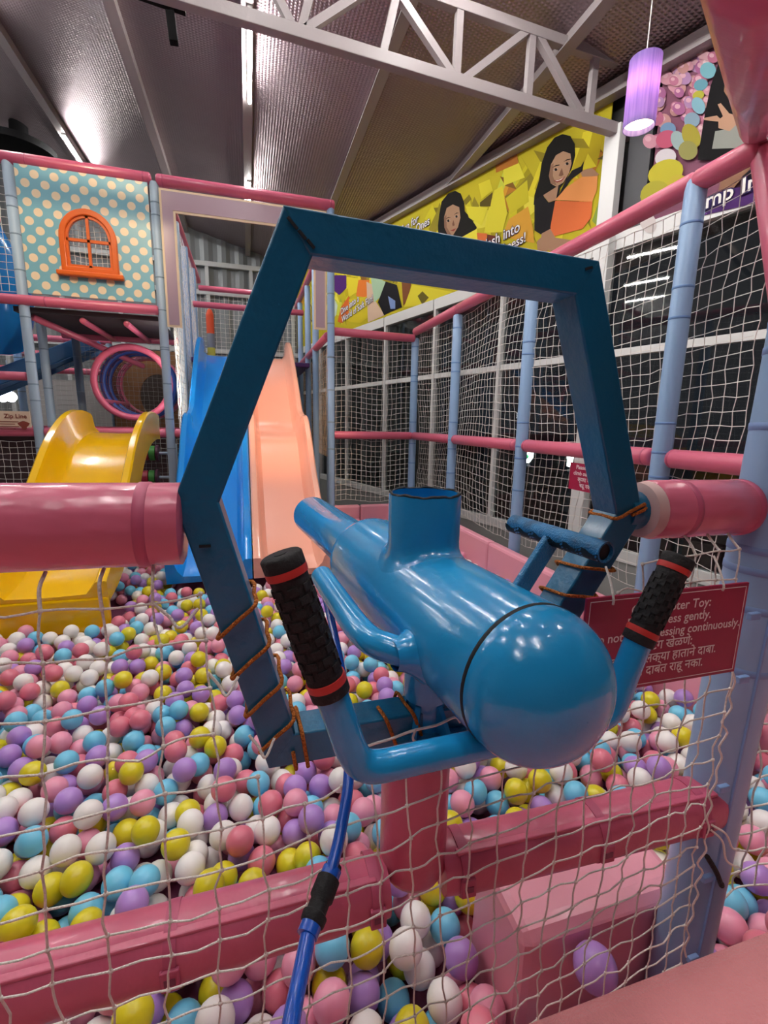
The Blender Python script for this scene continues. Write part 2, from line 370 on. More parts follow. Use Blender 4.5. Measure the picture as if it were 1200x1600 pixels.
# right-hand fence, plane X = 1.95
YN, YF_ = 1.59, 5.5
FX = 1.95
posts = [(1.83, 2.72, 'tall pale blue post nearest to the camera in the window-side fence'),
         (3.07, 2.66, 'pale blue fence post seen just left of the right frame leg'),
         (4.31, 2.66, 'pale blue fence post behind the blue chute of the cannon'),
         (5.5, 2.64, 'pale blue corner post where the two fence runs meet')]
for (y, z, lb) in posts:
    pipe('fence_post', (FX, y, 0), (FX, y, z-.03), RP, BLUEP, lb, 'post', 'window-side fence posts', [.55, .83, 1.12, 1.36, 1.62, 2.1, 2.5], STRAPB)
for j, (z0, nm) in enumerate(((2.68, 'top'), (1.46, 'middle'))):
    cuts = [1.55, 1.83, 3.07, 4.31, 5.5]
    where = ['between the near corner and the first tall post', 'between the first and second tall posts', 'between the second and third posts', 'up to the far corner post']
    for a in range(4):
        y0, y1 = cuts[a]+(.05 if j else 0), cuts[a+1]-(.05 if j else 0)
        if j and a == 0: y0 = .9
        pipe('fence_rail', (FX, y0, z0), (FX, y1, z0), RP*(1 if j else 1.02), PINKF, 'pink %s rail of window-side fence %s' % (nm, where[a]), 'rail', 'window-side fence rails', (.03, .97) if j else (), STRAPP)
for (z, lb) in ((2.6, 'pink padded top rail of the short fence right of the slides'), (1.46, 'pink padded middle rail of the short fence right of the slides')):
    pipe('fence_rail', (.9, 5.4, z), (1.93, 5.48, z), RP, PINKF, lb, 'rail', 'far fence rails')
# pink braces at the top right corner
J = np.array([FX, 1.6, 2.75])
pipe('corner_brace', J+np.array([0, -.02, .02]), J+(np.array([.585, .47, 2.06])-J)*1.17, .062, PINK, 'big pink padded brace slanting in at the top right corner', 'rail')
J0 = J+np.array([.02, -.04, -.06]); J1 = atD(1250, 660, 1.85)
pipe('corner_brace', J0, J0+(J1-J0)*(J0[2]/(J0[2]-J1[2])), .05, PINK, 'pink padded upright at the right edge below the slanting brace', 'rail')

# ------------------------------------------------------------------ nets
def net(name, fn, nu, nv, r, label, m=CORDF, sides=3, skip=None, wob=0.0, sag=0.0, seed=1, extra=None, sub=1, knots=0.0, kind_parts=True, group=None, cat='net'):
    """fn(i, j) -> world point of knot; cords along both directions, with cut-outs"""
    rg = np.random.default_rng(seed)
    P = np.array([[fn(i, j) for j in range(nv+1)] for i in range(nu+1)], float)
    if wob: P += rg.normal(0, wob, P.shape)
    ok = np.ones((nu+1, nv+1), bool)
    if skip:
        for i in range(nu+1):
            for j in range(nv+1): ok[i, j] = not skip(P[i, j])
    mb = MB()
    def run(line, good):
        seg = []
        for p, g_ in zip(line, good):
            if g_: seg.append(p)
            else:
                flush(seg); seg = []
        flush(seg)
    def flush(seg):
        if len(seg) < 2: return
        S = np.array(seg)
        if sub > 1:
            mids = (S[1:]+S[:-1])/2+rg.normal(0, sag, (len(S)-1, 3))
            Q = np.empty((2*len(S)-1, 3)); Q[0::2] = S; Q[1::2] = mids; S = smooth_path(Q, 2)
        mb.tube(S, r, sides, caps=False)
    for i in range(nu+1): run(P[i], ok[i])
    for j in range(nv+1): run(P[:, j], ok[:, j])
    if extra: extra(mb, P)
    if knots:
        k = thing(name, P.reshape(-1, 3).mean(0)*[1, 1, 0]+[0, 0, P[..., 2].min()], label, cat, group)
        mb.build('cords', m, k, ang=80, fixn=False)
        kb = MB()
        for i in range(nu+1):
            for j in range(nv+1):
                if ok[i, j]: kb.ball(P[i, j], knots, 1, scale=(1.1, .9, 1.15))
        tag(kb.build('knots', m, k, ang=80, fixn=False), kind='stuff')
        return k, P, ok
    return tag(mb.build(name, m, ang=80, fixn=False), label, cat, group), P, ok
CS = .062
def bulge(y, z): return .05*math.sin(y*2.3+z*1.7)*math.sin((z-.7)*1.5)
net('safety_net', lambda i, j: (FX+.05+bulge(1.5+i*CS, .72+j*CS), 1.5+i*CS+.02*math.sin(j*.35), .72+j*CS*1.0+.03*math.sin(i*.16+j*.1)), int(4.0/CS), int(1.94/CS), .0021,
    'white safety net on the window-side fence', wob=.003, seed=3)
net('safety_net', lambda i, j: (.93+i*CS, 5.52+.02*math.sin(i*.8)*math.sin(j*.2), .66+j*CS+.02*math.sin(i*.5)), int(1.0/CS), int(1.93/CS), .0022,
    'white safety net on the short fence right of the slides', wob=.003, seed=4)

# ------------------------------------------------------------------ play structure on the left
YS = 5.3
def sp(px, py, y=YS): return atY(px, py, y)
L1, L2, L3 = 1.46, 2.65, 3.8
XL, XM, XR = -1.95, -.78, .9
pipe('structure_post', (XL, YS, 0), (XL, YS, L3), .042, GREYP, 'grey padded post at the left edge of the dotted panel', 'post', 'play structure posts', [.5, .9, 1.3, 1.75, 2.1, 2.5, 2.9, 3.2, 3.5], STRAPG)
pipe('structure_post', (XM, YS, 0), (XM, YS, L3), .042, GREYP, 'grey padded post between the dotted panel and the gate panel', 'post', 'play structure posts', [.6, .95, 1.3, 1.6, 1.95, 2.3, 2.65, 2.95, 3.2, 3.5], STRAPG)
pipe('structure_post', (XR, YS, 0), (XR, YS, L3+.03), .04, BLUEP, 'blue padded post at the right end of the gate panel', 'post', 'play structure posts', [.6, .95, 1.3, 1.6, 1.95, 2.3, 2.65, 2.95, 3.2, 3.5], STRAPG)
pipe('structure_rail', (-3.2, YS, L3+.02), (XM-.02, YS, L3+.02), .052, PINK, 'pink padded top rail above the dotted panel', 'rail', 'top rails of the play structure', (.58, .97), STRAPP)
pipe('structure_rail', (XM+.02, YS, L3+.02), (XR+.04, YS, L3+.02), .052, PINK, 'pink padded top rail above the gate panel', 'rail', 'top rails of the play structure', (.03, .97), STRAPP)
pipe('structure_rail', (-3.2, YS-.03, L2), (XM-.03, YS-.03, L2), .045, PINKF, 'pink padded deck rail under the dotted panel', 'rail', None, (.6,), STRAPP)
pipe('structure_rail', (-3.2, YS+.02, L1), (XL-.04, YS+.02, L1), .045, PINKF, 'pink padded rail at eye level left of the yellow slide', 'rail')
pipe('structure_rail', (-3.2, YS+.05, 1.98), (XL-.06, YS+.05, 1.98), .04, PINKF, 'short pink rail above the small cream sign at the left edge', 'rail')
pipe('structure_rail', (XL+.04, YS+.02, L1), (XM-.04, YS+.02, L1), .045, PINKF, 'pink padded rail behind the top of the yellow slide', 'rail')
pipe('structure_rail', (XM+.04, YS+.02, L1), (-.6, YS+.02, L1), .045, PINKF, 'short pink rail left of the blue slide', 'rail')

# dotted panel with its arched window
def dot_mat():
    m = bpy.data.materials.new('dotted_print'); m.use_nodes = True; nt = m.node_tree; b = nt.nodes['Principled BSDF']; b.inputs['Roughness'].default_value = .32
    tc = nt.nodes.new('ShaderNodeTexCoord'); sx = nt.nodes.new('ShaderNodeSeparateXYZ'); nt.links.new(tc.outputs['Object'], sx.inputs[0])
    def mt(op, *a):
        n = nt.nodes.new('ShaderNodeMath'); n.operation = op
        for i, q in enumerate(a):
            if isinstance(q, (int, float)): n.inputs[i].default_value = q
            else: nt.links.new(q, n.inputs[i])
        return n.outputs[0]
    A = .152; ds = []
    for o in (0.0, .5):
        u = mt('SUBTRACT', mt('FRACT', mt('ADD', mt('DIVIDE', sx.outputs[0], A), 50+o)), .5)
        v = mt('SUBTRACT', mt('FRACT', mt('ADD', mt('DIVIDE', sx.outputs[2], A), 50+o)), .5)
        ds.append(mt('SQRT', mt('ADD', mt('MULTIPLY', u, u), mt('MULTIPLY', v, v))))
    f = mt('LESS_THAN', mt('MINIMUM', ds[0], ds[1]), .232)
    mx = nt.nodes.new('ShaderNodeMix'); mx.data_type = 'RGBA'; mx.inputs[6].default_value = lin('#7fb8c6'); mx.inputs[7].default_value = lin('#f3dcb9')
    nt.links.new(f, mx.inputs[0]); nt.links.new(mx.outputs[2], b.inputs['Base Color']); return m
def holed(outer, inner, y, th):
    """panel in the XZ plane at y with one hole, thickness th towards +y"""
    bm = bmesh.new()
    def loop(pts):
        vs = [bm.verts.new((x, y, z)) for x, z in pts]; return [bm.edges.new((vs[i], vs[(i+1) % len(vs)])) for i in range(len(vs))]
    ed = loop(outer)+loop(inner)
    bmesh.ops.triangle_fill(bm, use_beauty=True, use_dissolve=False, edges=ed, normal=(0, -1, 0))
    r = bmesh.ops.extrude_face_region(bm, geom=bm.faces[:])
    for v in r['geom']:
        if isinstance(v, bmesh.types.BMVert): v.co.y += th
    mb = MB(); bm.verts.index_update(); mb.add([v.co[:] for v in bm.verts], [tuple(v.index for v in f.verts) for f in bm.faces]); bm.free(); return mb
PX0, PX1, PZ0, PZ1 = -1.885, -.83, 2.71, 3.765
wc = -1.355; ww, wz0, wspring = .20, 2.955, 3.21
def arch(cx, hw, z0, zs, n=18, rz=1.08):
    pts = [(cx-hw, z0), (cx+hw, z0)]
    for i in range(n+1):
        a = PI*i/n; pts.append((cx+hw*math.cos(a), zs+hw*rz*math.sin(a)))
    return pts
k = thing('dotted_panel', ((PX0+PX1)/2, YS-.045, PZ0), 'teal wall panel with cream dots and an arched orange window', 'panel')
holed([(PX0, PZ0), (PX1, PZ0), (PX1, PZ1), (PX0, PZ1)], arch(wc, ww-.005, wz0, wspring), YS-.052, .02).build('board', dot_mat(), k, ang=0)
wd = holed(arch(wc, ww+.035, wz0-.03, wspring), arch(wc, ww-.015, wz0+.012, wspring), YS-.088, .045).build('window_frame', ORANGE, k, ang=35, bevel=.008)
hl = holed(arch(wc, ww-.013, wz0+.01, wspring), arch(wc, ww-.035, wz0+.032, wspring), YS-.07, .03); hl.build('inner_frame', ORANGE, wd, ang=35)
MB().box((wc-.012, YS-.07, wz0), (wc+.012, YS-.045, wspring+.2)).build('mullion', ORANGE, wd, ang=0)
MB().box((wc-ww+.02, YS-.07, wspring-.025), (wc+ww-.02, YS-.045, wspring)).build('transom', ORANGE, wd, ang=0)
MB().box((wc-ww-.075, YS-.115, wz0-.075), (wc+ww+.075, YS-.05, wz0-.03)).build('sill', ORANGE, wd, ang=0, bevel=.012)
net('safety_net', lambda i, j: (-1.64+i*.045, YS+.03+.004*math.sin(i), 2.86+j*.045+.008*math.sin(i*.9)), 13, 14, .0025, 'white net behind the arched window of the dotted panel', wob=.002, seed=5)

# gate panel: an inverted U with cream edging
GREYPK = mat('mauve_grey_print', '#b59aa6', .3, var=(3, .3, '#aa91a0'))
k = thing('gate_panel', (.1, YS-.05, 2.55), 'mauve gate panel with cream edging above the two slides', 'panel')
gx0, gx1, gz0, gz1, tw, th_ = -.735, .845, 2.5, 3.735, .135, .20
gz0r = 2.58
def upoly(i): return [(gx0+i, gz0+i), (gx0+tw-i, gz0+i), (gx0+tw-i, gz1-th_+i), (gx1-tw+i, gz1-th_+i), (gx1-tw+i, gz0r+i), (gx1-i, gz0r+i), (gx1-i, gz1-i), (gx0+i, gz1-i)]
yy = YS-.055
MB().prism([(x, yy, z) for x, z in upoly(0)], (0, .018, 0)).build('board', CREAM, k, ang=0)
MB().prism([(x, yy-.004, z) for x, z in upoly(.02)], (0, .006, 0)).build('mauve_face', GREYPK, k, ang=0)

# decks, joists and rear posts
tag(MB().box((-2.05, YS+.03, L2-.09), (XM-.05, 6.5, L2-.045)).build('deck', mat('dark_deck_board', '#3f3a3c', .7), ang=0), 'dark deck board under the dotted panel floor', 'deck')
for (x0, x1, lb) in ((-1.93, -1.2, 'long pink joist running diagonally down behind the left post'),):
    pipe('deck_brace', (x0, YS+.1, L2-.12), (x1, 6.45, L2-.42), .032, PINKF, lb, 'rail')
for (x, lb) in ((-1.5, 'pink joist under the deck, left one of the two short ones'), (-1.12, 'pink joist under the deck, right one of the two short ones')):
    pipe('deck_joist', (x, YS+.05, L2-.13), (x, 6.45, L2-.13), .03, PINKF, lb, 'rail', 'deck joists')
pipe('deck_joist', (-2.05, 6.5, L2-.1), (XM, 6.5, L2-.1), .045, PINKF, 'pink rear cross rail under the deck', 'rail')
for (px, y, m, lb) in ((28, 6.9, BLUEP, 'faint blue post far back at the left edge'), (70, 5.95, GREYP, 'grey post close behind the left front post'), (121, 6.5, mat('slate_sleeve', '#6f8296', .45), 'slate post in the middle of the space under the deck'), (172, 7.2, mat('slate_sleeve', '#6f8296', .45), 'slate post left of the net tunnel')):
    q = atY(px, 560, y); pipe('rear_post', (q[0], y, 0), (q[0], y, L2-.08), .042, m, lb, 'post', 'rear posts', [1.5, 1.9, 2.3], STRAPG)
for (y, z, x0, x1, lb) in ((7.4, 2.62, -4.5, -1.75, 'pink rail far back at the level of the deck'), (7.4, 2.42, -4.5, -1.6, 'second pink rail far back, just under the deck rail'), (7.8, 2.25, -4.6, -1.4, 'pink rail far back behind the blue chute'), (6.5, 1.46, -3.6, -.8, 'pink rear rail at eye level under the deck'), (8.6, 1.2, -5, -1.2, 'low pink rail in the far background at left')):
    pipe('rear_rail', (x0, y, z), (x1, y, z), .042, PINKF, lb, 'rail', 'rear rails')
# upper left: net bay with a blue tube slide
net('safety_net', lambda i, j: (-3.1+i*CS, YS+.0, 2.72+j*CS), 18, 17, .0026, 'white net left of the dotted panel', seed=6, wob=.002)
tag(MB().tube(smooth_path([(-2.75, 5.75, 3.55), (-2.6, 5.9, 3.2), (-2.55, 6.1, 2.8), (-2.7, 6.3, 2.5)], 6), .38, 24).build('tube_slide', SBLUE), 'blue tube slide behind the net at the upper left edge', 'slide')
pipe('rear_rail', (-3.3, 5.40, 3.36), (-2.1, 5.40, 3.36), .045, PINKF, 'pink rail across the top of the blue tube slide', 'rail')
# nets under the deck
net('safety_net', lambda i, j: (-3.0+i*CS, 5.42+.01*math.sin(i), .25+j*CS), 17, 18, .0022, 'white net below eye level left of the yellow slide', seed=8, wob=.003)
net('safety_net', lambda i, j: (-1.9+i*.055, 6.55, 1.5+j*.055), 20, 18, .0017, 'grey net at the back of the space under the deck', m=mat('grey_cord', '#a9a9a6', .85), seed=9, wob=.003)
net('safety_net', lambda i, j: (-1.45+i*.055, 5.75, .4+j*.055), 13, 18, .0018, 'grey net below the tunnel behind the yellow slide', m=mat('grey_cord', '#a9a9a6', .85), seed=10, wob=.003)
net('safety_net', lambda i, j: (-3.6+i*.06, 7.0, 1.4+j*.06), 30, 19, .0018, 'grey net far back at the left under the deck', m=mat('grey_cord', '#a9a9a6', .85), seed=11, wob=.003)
k = thing('added_fill_light', (-.80, 5.39, 1.6), 'added fill tube hidden behind the post beside the gate panel', 'light')  # added fill lamp, hidden by the post, brightens the tunnel under the deck
MB().tube([(-.795, 5.385, 1.62), (-.795, 5.385, 2.5)], .012, 10).build('lit_tube', mat('lit_fill_tube', '#fff6ea', .5, emit=14), k); MB().box((-.805, 5.345, 1.6), (-.785, 5.376, 2.52)).build('batten', WHITE, k, ang=0)
# blue inclined chute
k = thing('inclined_chute', atY(70, 590, 6.2), 'dark blue straight chute rising behind the left posts', 'slide')
a, b = atY(-40, 622, 6.4), atY(152, 545, 7.0); MB().bar(a, b, .5, .05).build('bed', mat('dark_blue_plastic', '#1d4f78', .35), k, ang=0, bevel=.01)
for s_ in (-1, 1):
    o_ = np.array([0, .25*s_, .06]); MB().bar(a+o_, b+o_, .04, .16).build('side_wall', mat('mid_blue_plastic', '#3f77ab', .35), k, ang=0, bevel=.01)
# net tunnel with padded rings
k = thing('net_tunnel', atY(205, 655, 5.7), 'round net crawl tunnel with pink and navy padded rings', 'tunnel')
tc0 = atY(207, 598, 5.75); tdir = _n(np.array([-.02, 1.0, .02]))
def ring(name, c0, R, r, m):
    a = np.linspace(0, 2*PI, 40, endpoint=False)
    MB().tube([c0+np.array([R*math.cos(t), 0, R*math.sin(t)]) for t in a], r, 10, closed=True).build(name, m, k, ang=60)
ring('ring', tc0, .37, .035, PINK); ring('ring', tc0+tdir*.35, .37, .03, NAVY); ring('ring', tc0+tdir*.62, .37, .03, NAVY); ring('ring', tc0+tdir*1.15, .37, .035, PINK)
tn = MB()
for a in np.linspace(0, 2*PI, 22, endpoint=False): tn.tube([tc0+tdir*t+np.array([.36*math.cos(a), 0, .36*math.sin(a)]) for t in (0, .6, 1.15)], .004, 4, caps=False)
for t in np.linspace(.08, 1.1, 12): tn.tube([tc0+tdir*t+np.array([.36*math.cos(a), 0, .36*math.sin(a)]) for a in np.linspace(0, 2*PI, 24, endpoint=False)], .004, 4, closed=True)
tn.build('net_sleeve', mat('plum_cord', '#6b3a52', .8), k, fixn=False)
MB().tube([tc0+np.array([-.30, 0, -.2]), tc0+np.array([-.30, 1.15, -.2])], .025, 10).build('side_bar', PINK, k)
q = atY(232, 590, 7.1)
tag(holed([(q[0]-.45, 1.45), (q[0]+.4, 1.45), (q[0]+.4, 2.5), (q[0]-.45, 2.5)], [(q[0]+.12+.24*math.cos(t), 1.9+.3*math.sin(t)) for t in np.linspace(0, 2*PI, 24, endpoint=False)], 7.1, .03).build('crawl_board', WOOD, ang=0), 'brown board with a round crawl hole at the end of the net tunnel', 'panel')
tag(MB().box((q[0]-.6, 8.3, .0), (q[0]+.6, 8.35, 2.5)).build('dark_screen', mat('dark_brown', '#2e2018', .7), ang=0), 'dark brown screen behind the crawl hole', 'panel')
tag(MB().box((-3.3, 6.7, 0), (-1.0, 6.75, 1.42)).build('back_board', mat('brown_curtain', '#453030', .8, var=(2.5, .8, '#241b22')), ang=0), 'brown board low in the background left of the yellow slide', 'panel')
tag(MB().box((-2.15, 6.4, 0), (-1.55, 6.6, .98)).build('purple_pad', PURPLE, ang=0, bevel=.02), 'purple padded block low behind the net by the yellow slide', 'pad')
tag(MB().box((-1.75, 8.9, 0), (-.95, 8.95, 2.35)).build('grey_screen', mat('grey_screen', '#8d8a86', .7), ang=0), 'pale grey board far back under the deck', 'panel')
tag(MB().box((-3.4, 8.9, 0), (-1.9, 8.95, 2.2)).build('grey_screen', mat('grey_screen', '#8d8a86', .7), ang=0), 'wide pale grey board far back behind the blue chute', 'panel')
# rollers
for (px, py, lb) in ((228, 708, 'upper red and green padded roller right of the yellow slide'), (228, 746, 'lower red and green padded roller right of the yellow slide')):
    q = atY(px, py, 5.6); k = thing('roller', q-np.array([0, 0, .08]), lb, 'roller', 'padded rollers')
    MB().lathe(q-np.array([.13, 0, 0]), (1, 0, 0), [(0, .06), (.01, .078), (.15, .078), (.16, .07)], 18).build('roller_body', mat('crimson_vinyl', '#a3283e', .4), k)
    MB().lathe(q+np.array([.035, 0, 0]), (1, 0, 0), [(0, .07), (.005, .08), (.06, .08), (.065, .06)], 18).build('green_band', mat('green_vinyl', '#3f8a3f', .4), k)
    MB().lathe(q+np.array([.10, 0, 0]), (1, 0, 0), [(0, .05), (.005, .09), (.03, .09), (.035, .05)], 18).build('end_cap', mat('plum_vinyl', '#4a1f3a', .4), k)
    MB().tube([q-np.array([.2, 0, 0]), q+np.array([.32, 0, 0])], .015, 8).build('axle', GREYP, k)
    MB().tube([(q[0]+.3, q[1], .3), (q[0]+.3, q[1], q[2]+.1)], .02, 8).build('stand', GREYP, k)
# small cream sign
k = thing('zip_line_sign', atY(25, 668, 5.25), 'small cream notice headed Zip Line at the left edge', 'sign')
a = atY(-40, 641, 5.27); b = atY(51, 668, 5.27)
MB().box((a[0], 5.24, b[2]), (b[0], 5.255, a[2])).build('board', mat('cream_notice', '#e6cdb4', .5), k, ang=0)
t_ = MB(); cx = atY(24, 650, 5.24)[0]; lettering(t_, 'Zip Line', (cx, 5.236, a[2]-.065), (1, 0, 0), (0, 0, 1), size=.055, bold=.02)
t_.build('lettering', mat('brown_print', '#8a3f34', .5), k, ang=0)
t_ = MB()
for i in range(4): t_.box((cx-.17, 5.237, a[2]-.095-.022*i), (cx+.02-.03*(i % 2), 5.2385, a[2]-.102-.022*i))
t_.build('printed_lines', mat('brown_print', '#8a3f34', .5), k, ang=0)
MB().prism([(cx+.06+.04*math.cos(t)*(1+.4*math.sin(3*t)), 5.237, a[2]-.13+.04*math.sin(t)) for t in np.linspace(0, 2*PI, 14, endpoint=False)], (0, .001, 0)).build('printed_figure', mat('brown_print', '#8a3f34', .5), k, ang=0)
# bright lamps far back at left
for (px, py, lb) in ((4, 620, 'bright round lamp far back at the left edge'), (17, 620, 'second bright round lamp far back, right of the first')):
    q = atY(px, py, 8.0); k = thing('far_lamp', q-np.array([0, 0, .08]), lb, 'lamp', 'bright far lamps')
    MB().ball(q, .075, 2).build('globe', mat('lit_globe', '#eef4ff', .5, emit=5), k); MB().tube([q+np.array([0, 0, .07]), q+np.array([0, 0, .5])], .01, 6).build('stem', GREYP, k)

# slide corridor rails, posts and nets
for (x, y0, y1, z, lb) in ((-.72, 5.4, 8.8, 3.86, 'pink top rail running back along the left side of the slide corridor'), (.87, 5.4, 8.6, 3.55, 'pink upper rail running back along the right side of the slide corridor'), (.87, 5.35, 8.1, 2.54, 'pink lower rail running back along the right side of the slide corridor')):
    pipe('corridor_rail', (x, y0, z), (x, y1, z), .042, PINKF, lb, 'rail', 'slide corridor rails')
for (y, z, lb) in ((8.8, 3.76, 'upper pink cross rail behind the slide tops'), (7.6, 3.24, 'lower pink cross rail behind the slide tops')):
    pipe('corridor_rail', (-.72, y, z), (.87, y, z), .042, PINKF, lb, 'rail', 'slide corridor rails')
for (x, y, z1, m, lb) in ((-.72, 6.2, 3.8, GREYP, 'grey corridor post behind the left leg of the gate panel'), (-.72, 7.0, 3.8, BLUEP, 'blue corridor post left of the blue slide top'), (-.72, 7.9, 3.8, BLUEP, 'blue corridor post farthest back on the left side'), (.87, 6.3, 3.5, BLUEP, 'blue corridor post right of the peach slide, front one'), (.87, 7.1, 3.5, BLUEP, 'blue corridor post right of the peach slide, middle one'), (.87, 8.1, 3.5, BLUEP, 'blue corridor post right of the peach slide, farthest back'), (.96, 5.75, 2.5, GREYP, 'short grey post just left of the right gate post')):
    pipe('corridor_post', (x, y, 0), (x, y, z1), .042, m, lb, 'post', 'slide corridor posts')
net('safety_net', lambda i, j: (-.70, 5.4+i*CS, 1.4+j*CS), 45, 38, .0022, 'white net along the left side of the slide corridor', seed=12, wob=.003)
net('safety_net', lambda i, j: (.9, 5.4+i*CS, 1.2+j*CS), 42, 20, .0022, 'white net along the right side of the slide corridor', m=mat('tan_cord', '#cdb497', .85), seed=13, wob=.003)
net('safety_net', lambda i, j: (-.7+i*.075, 8.82, 2.4+j*.075), 21, 17, .0026, 'white net at the back of the slide corridor', seed=14, wob=.003)
tag(MB().box((-.7, 6.85, 2.36), (.86, 8.8, 2.42)).build('slide_deck', PURPLE, ang=0, bevel=.01), 'purple padded deck at the top of the two slides', 'deck')
k = thing('striped_post', atY(329, 545, 6.95), 'padded upright striped orange, grey and yellow at the top of the blue slide', 'post')
q = atY(329, 520, 6.95)
for (z0, z1, m) in ((2.42, 2.56, mat('yellow_pad', '#d7c13c', .5)), (2.56, 2.74, mat('grey_pad', '#84868a', .5)), (2.74, 2.98, mat('orange_pad', '#e2542a', .5))):
    MB().lathe((q[0], 6.95, z0), (0, 0, 1), [(0, .05), (z1-z0, .05)], 16).build('pad_band', m, k)
MB().lathe((q[0], 6.95, 2.98), (0, 0, 1), [(0, .05), (.06, .03), (.08, .005)], 16).build('tip', mat('orange_pad', '#e2542a', .5), k)

# ------------------------------------------------------------------ slides
def slide(name, prof, x0, x1, wall, m, label, lip=.03, endface=None, cat='slide'):
    """prof: (y, z) of the bed from top to bottom; a trough with thick rims"""
    Pr = smooth_path([(y, z, 0) for y, z in prof], 6)[:, :2]; n = len(Pr); W_ = x1-x0
    sec = [(0, wall[1]), (.012, wall[1]+.012), (.05, wall[1]+.008), (.062, wall[1]-.02), (.075, .05), (.11, .006), (W_/2, 0), (W_-.11, .006), (W_-.075, .05), (W_-.062, wall[1]-.02), (W_-.05, wall[1]+.008), (W_-.012, wall[1]+.012), (W_, wall[1]), (W_, -.05), (W_/2, -.045), (0, -.05)]
    mb = MB(); ns = len(sec); vs_ = []; fs_ = []
    for i, (y, z) in enumerate(Pr):
        t = Pr[min(i+1, n-1)]-Pr[max(i-1, 0)]; t = _n(t); nn = np.array([t[1], -t[0]]) if False else np.array([-t[1], t[0]])
        if nn[1] < 0: nn = -nn
        hh = wall(i/(n-1)) if callable(wall) else 1.0
        for (sx, sz) in sec:
            zz = sz*hh if sz > .05 else sz
            vs_.append((x0+sx, y+nn[0]*zz, z+nn[1]*zz))
    for i in range(n-1):
        for j in range(ns):
            j2 = (j+1) % ns; fs_.append((i*ns+j, i*ns+j2, (i+1)*ns+j2, (i+1)*ns+j))
    fs_.append(tuple(range(ns))); fs_.append(tuple((n-1)*ns+j for j in range(ns))[::-1])
    mb.add(vs_, fs_); k = thing(name, ((x0+x1)/2, Pr[-1][0], 0), label, cat); mb.build('trough', m, k, ang=42); return k
class Wall:
    def __init__(s, pts): s.p = pts
    def __call__(s, t): return float(np.interp(t, [a for a, _ in s.p], [b for _, b in s.p]))
    def __getitem__(s, i): return .22
pf = [(6.9, 2.43), (6.6, 2.41), (6.2, 2.2), (5.7, 1.84), (5.35, 1.58), (5.0, 1.48), (4.75, 1.38), (4.35, 1.02), (3.95, .74), (3.65, .59), (3.36, .52)]
wl = Wall([(0, 1.0), (.3, .85), (.5, .8), (.56, 1.05), (.8, 1.0), (1, .5)])
slide('wave_slide', pf, .0, .575, wl, PEACH, 'peach wave slide coming down into the ball pit')
slide('wave_slide', pf, -.585, -.008, wl, SBLUE, 'blue wave slide beside the peach one')
k = slide('short_slide', [(4.82, 1.47), (4.6, 1.47), (4.3, 1.42), (4.0, 1.28), (3.7, 1.05), (3.4, .82), (3.1, .67), (2.84, .62)], -1.41, -.80, Wall([(0, .75), (.2, .9), (.8, .9), (1, .35)]), YEL, 'yellow short slide at the left edge of the ball pit')
MB().box((-1.41, 2.83, .40), (-.80, 2.87, .60)).build('front_face', YEL, k, ang=0, bevel=.01)

# ------------------------------------------------------------------ pit walls and floor
tag(MB().box((-3.2, .455, 0), (1.815, 5.35, .30)).build('pit_mattress', mat('plum_mat', '#7d3a5c', .6), ang=0), 'dark pink mattress under the balls', 'mat')
k = thing('pit_wall', (1.9, 3.3, 0), 'pale pink padded pit wall along the window side', 'wall pad', 'pit wall pads')
for (y0, y1) in ((.95, 2.1), (2.105, 3.25), (3.255, 4.4), (4.405, 5.36)): MB().box((1.82, y0, 0), (1.90, y1, .68)).build('pad', LPINK, k, ang=0, bevel=.022)
k = thing('pit_wall', (1.25, 5.4, 0), 'pale pink padded pit wall at the far end right of the slides', 'wall pad', 'pit wall pads')
MB().box((.62, 5.36, 0), (1.26, 5.44, .63)).build('pad', LPINK, k, ang=0, bevel=.022); MB().box((1.265, 5.36, 0), (1.9, 5.44, .63)).build('pad', LPINK, k, ang=0, bevel=.022)
# block under the front beam
k = thing('foam_block', (.6, .70, .3), 'pale pink padded block under the front beam at lower right', 'pad')
MB().prism([(.465, .60, .30), (.465, .60, .63), (.465, .615, .65), (.465, .80, .665), (.465, .81, .30)], (.40, 0, 0)).build('pad_cover', LPINK, k, ang=0, bevel=.02)
# carpeted ledge the picture is taken from
tag(MB().box((-1.6, -1.6, .0), (2.2, .445, .76)).build('carpeted_ledge', CARPET, ang=0, bevel=.025), 'salmon carpeted ledge at the lower right corner', 'platform')

# ------------------------------------------------------------------ front railing
pipe('front_rail', (-.75, .57, 1.492), (-.074, .57, 1.482), .0475, PINKN, 'thick pink vinyl rail left of the blue frame', 'rail', None, (.93,), STRAPP, 32, er=.08)
k = pipe('front_rail', (.586, .57, 1.476), (.79, .57, 1.474), .046, PINKN, 'thick pink foam rail right of the blue frame', 'rail', None, (.27, .9), STRAPP, 32, er=.2)
MB().lathe((.570, .57, 1.476), (1, 0, 0), [(0, .030), (.004, .042), (.020, .0445)], 32).build('foam_end', mat('pale_foam', '#d9b7b2', .8), k)
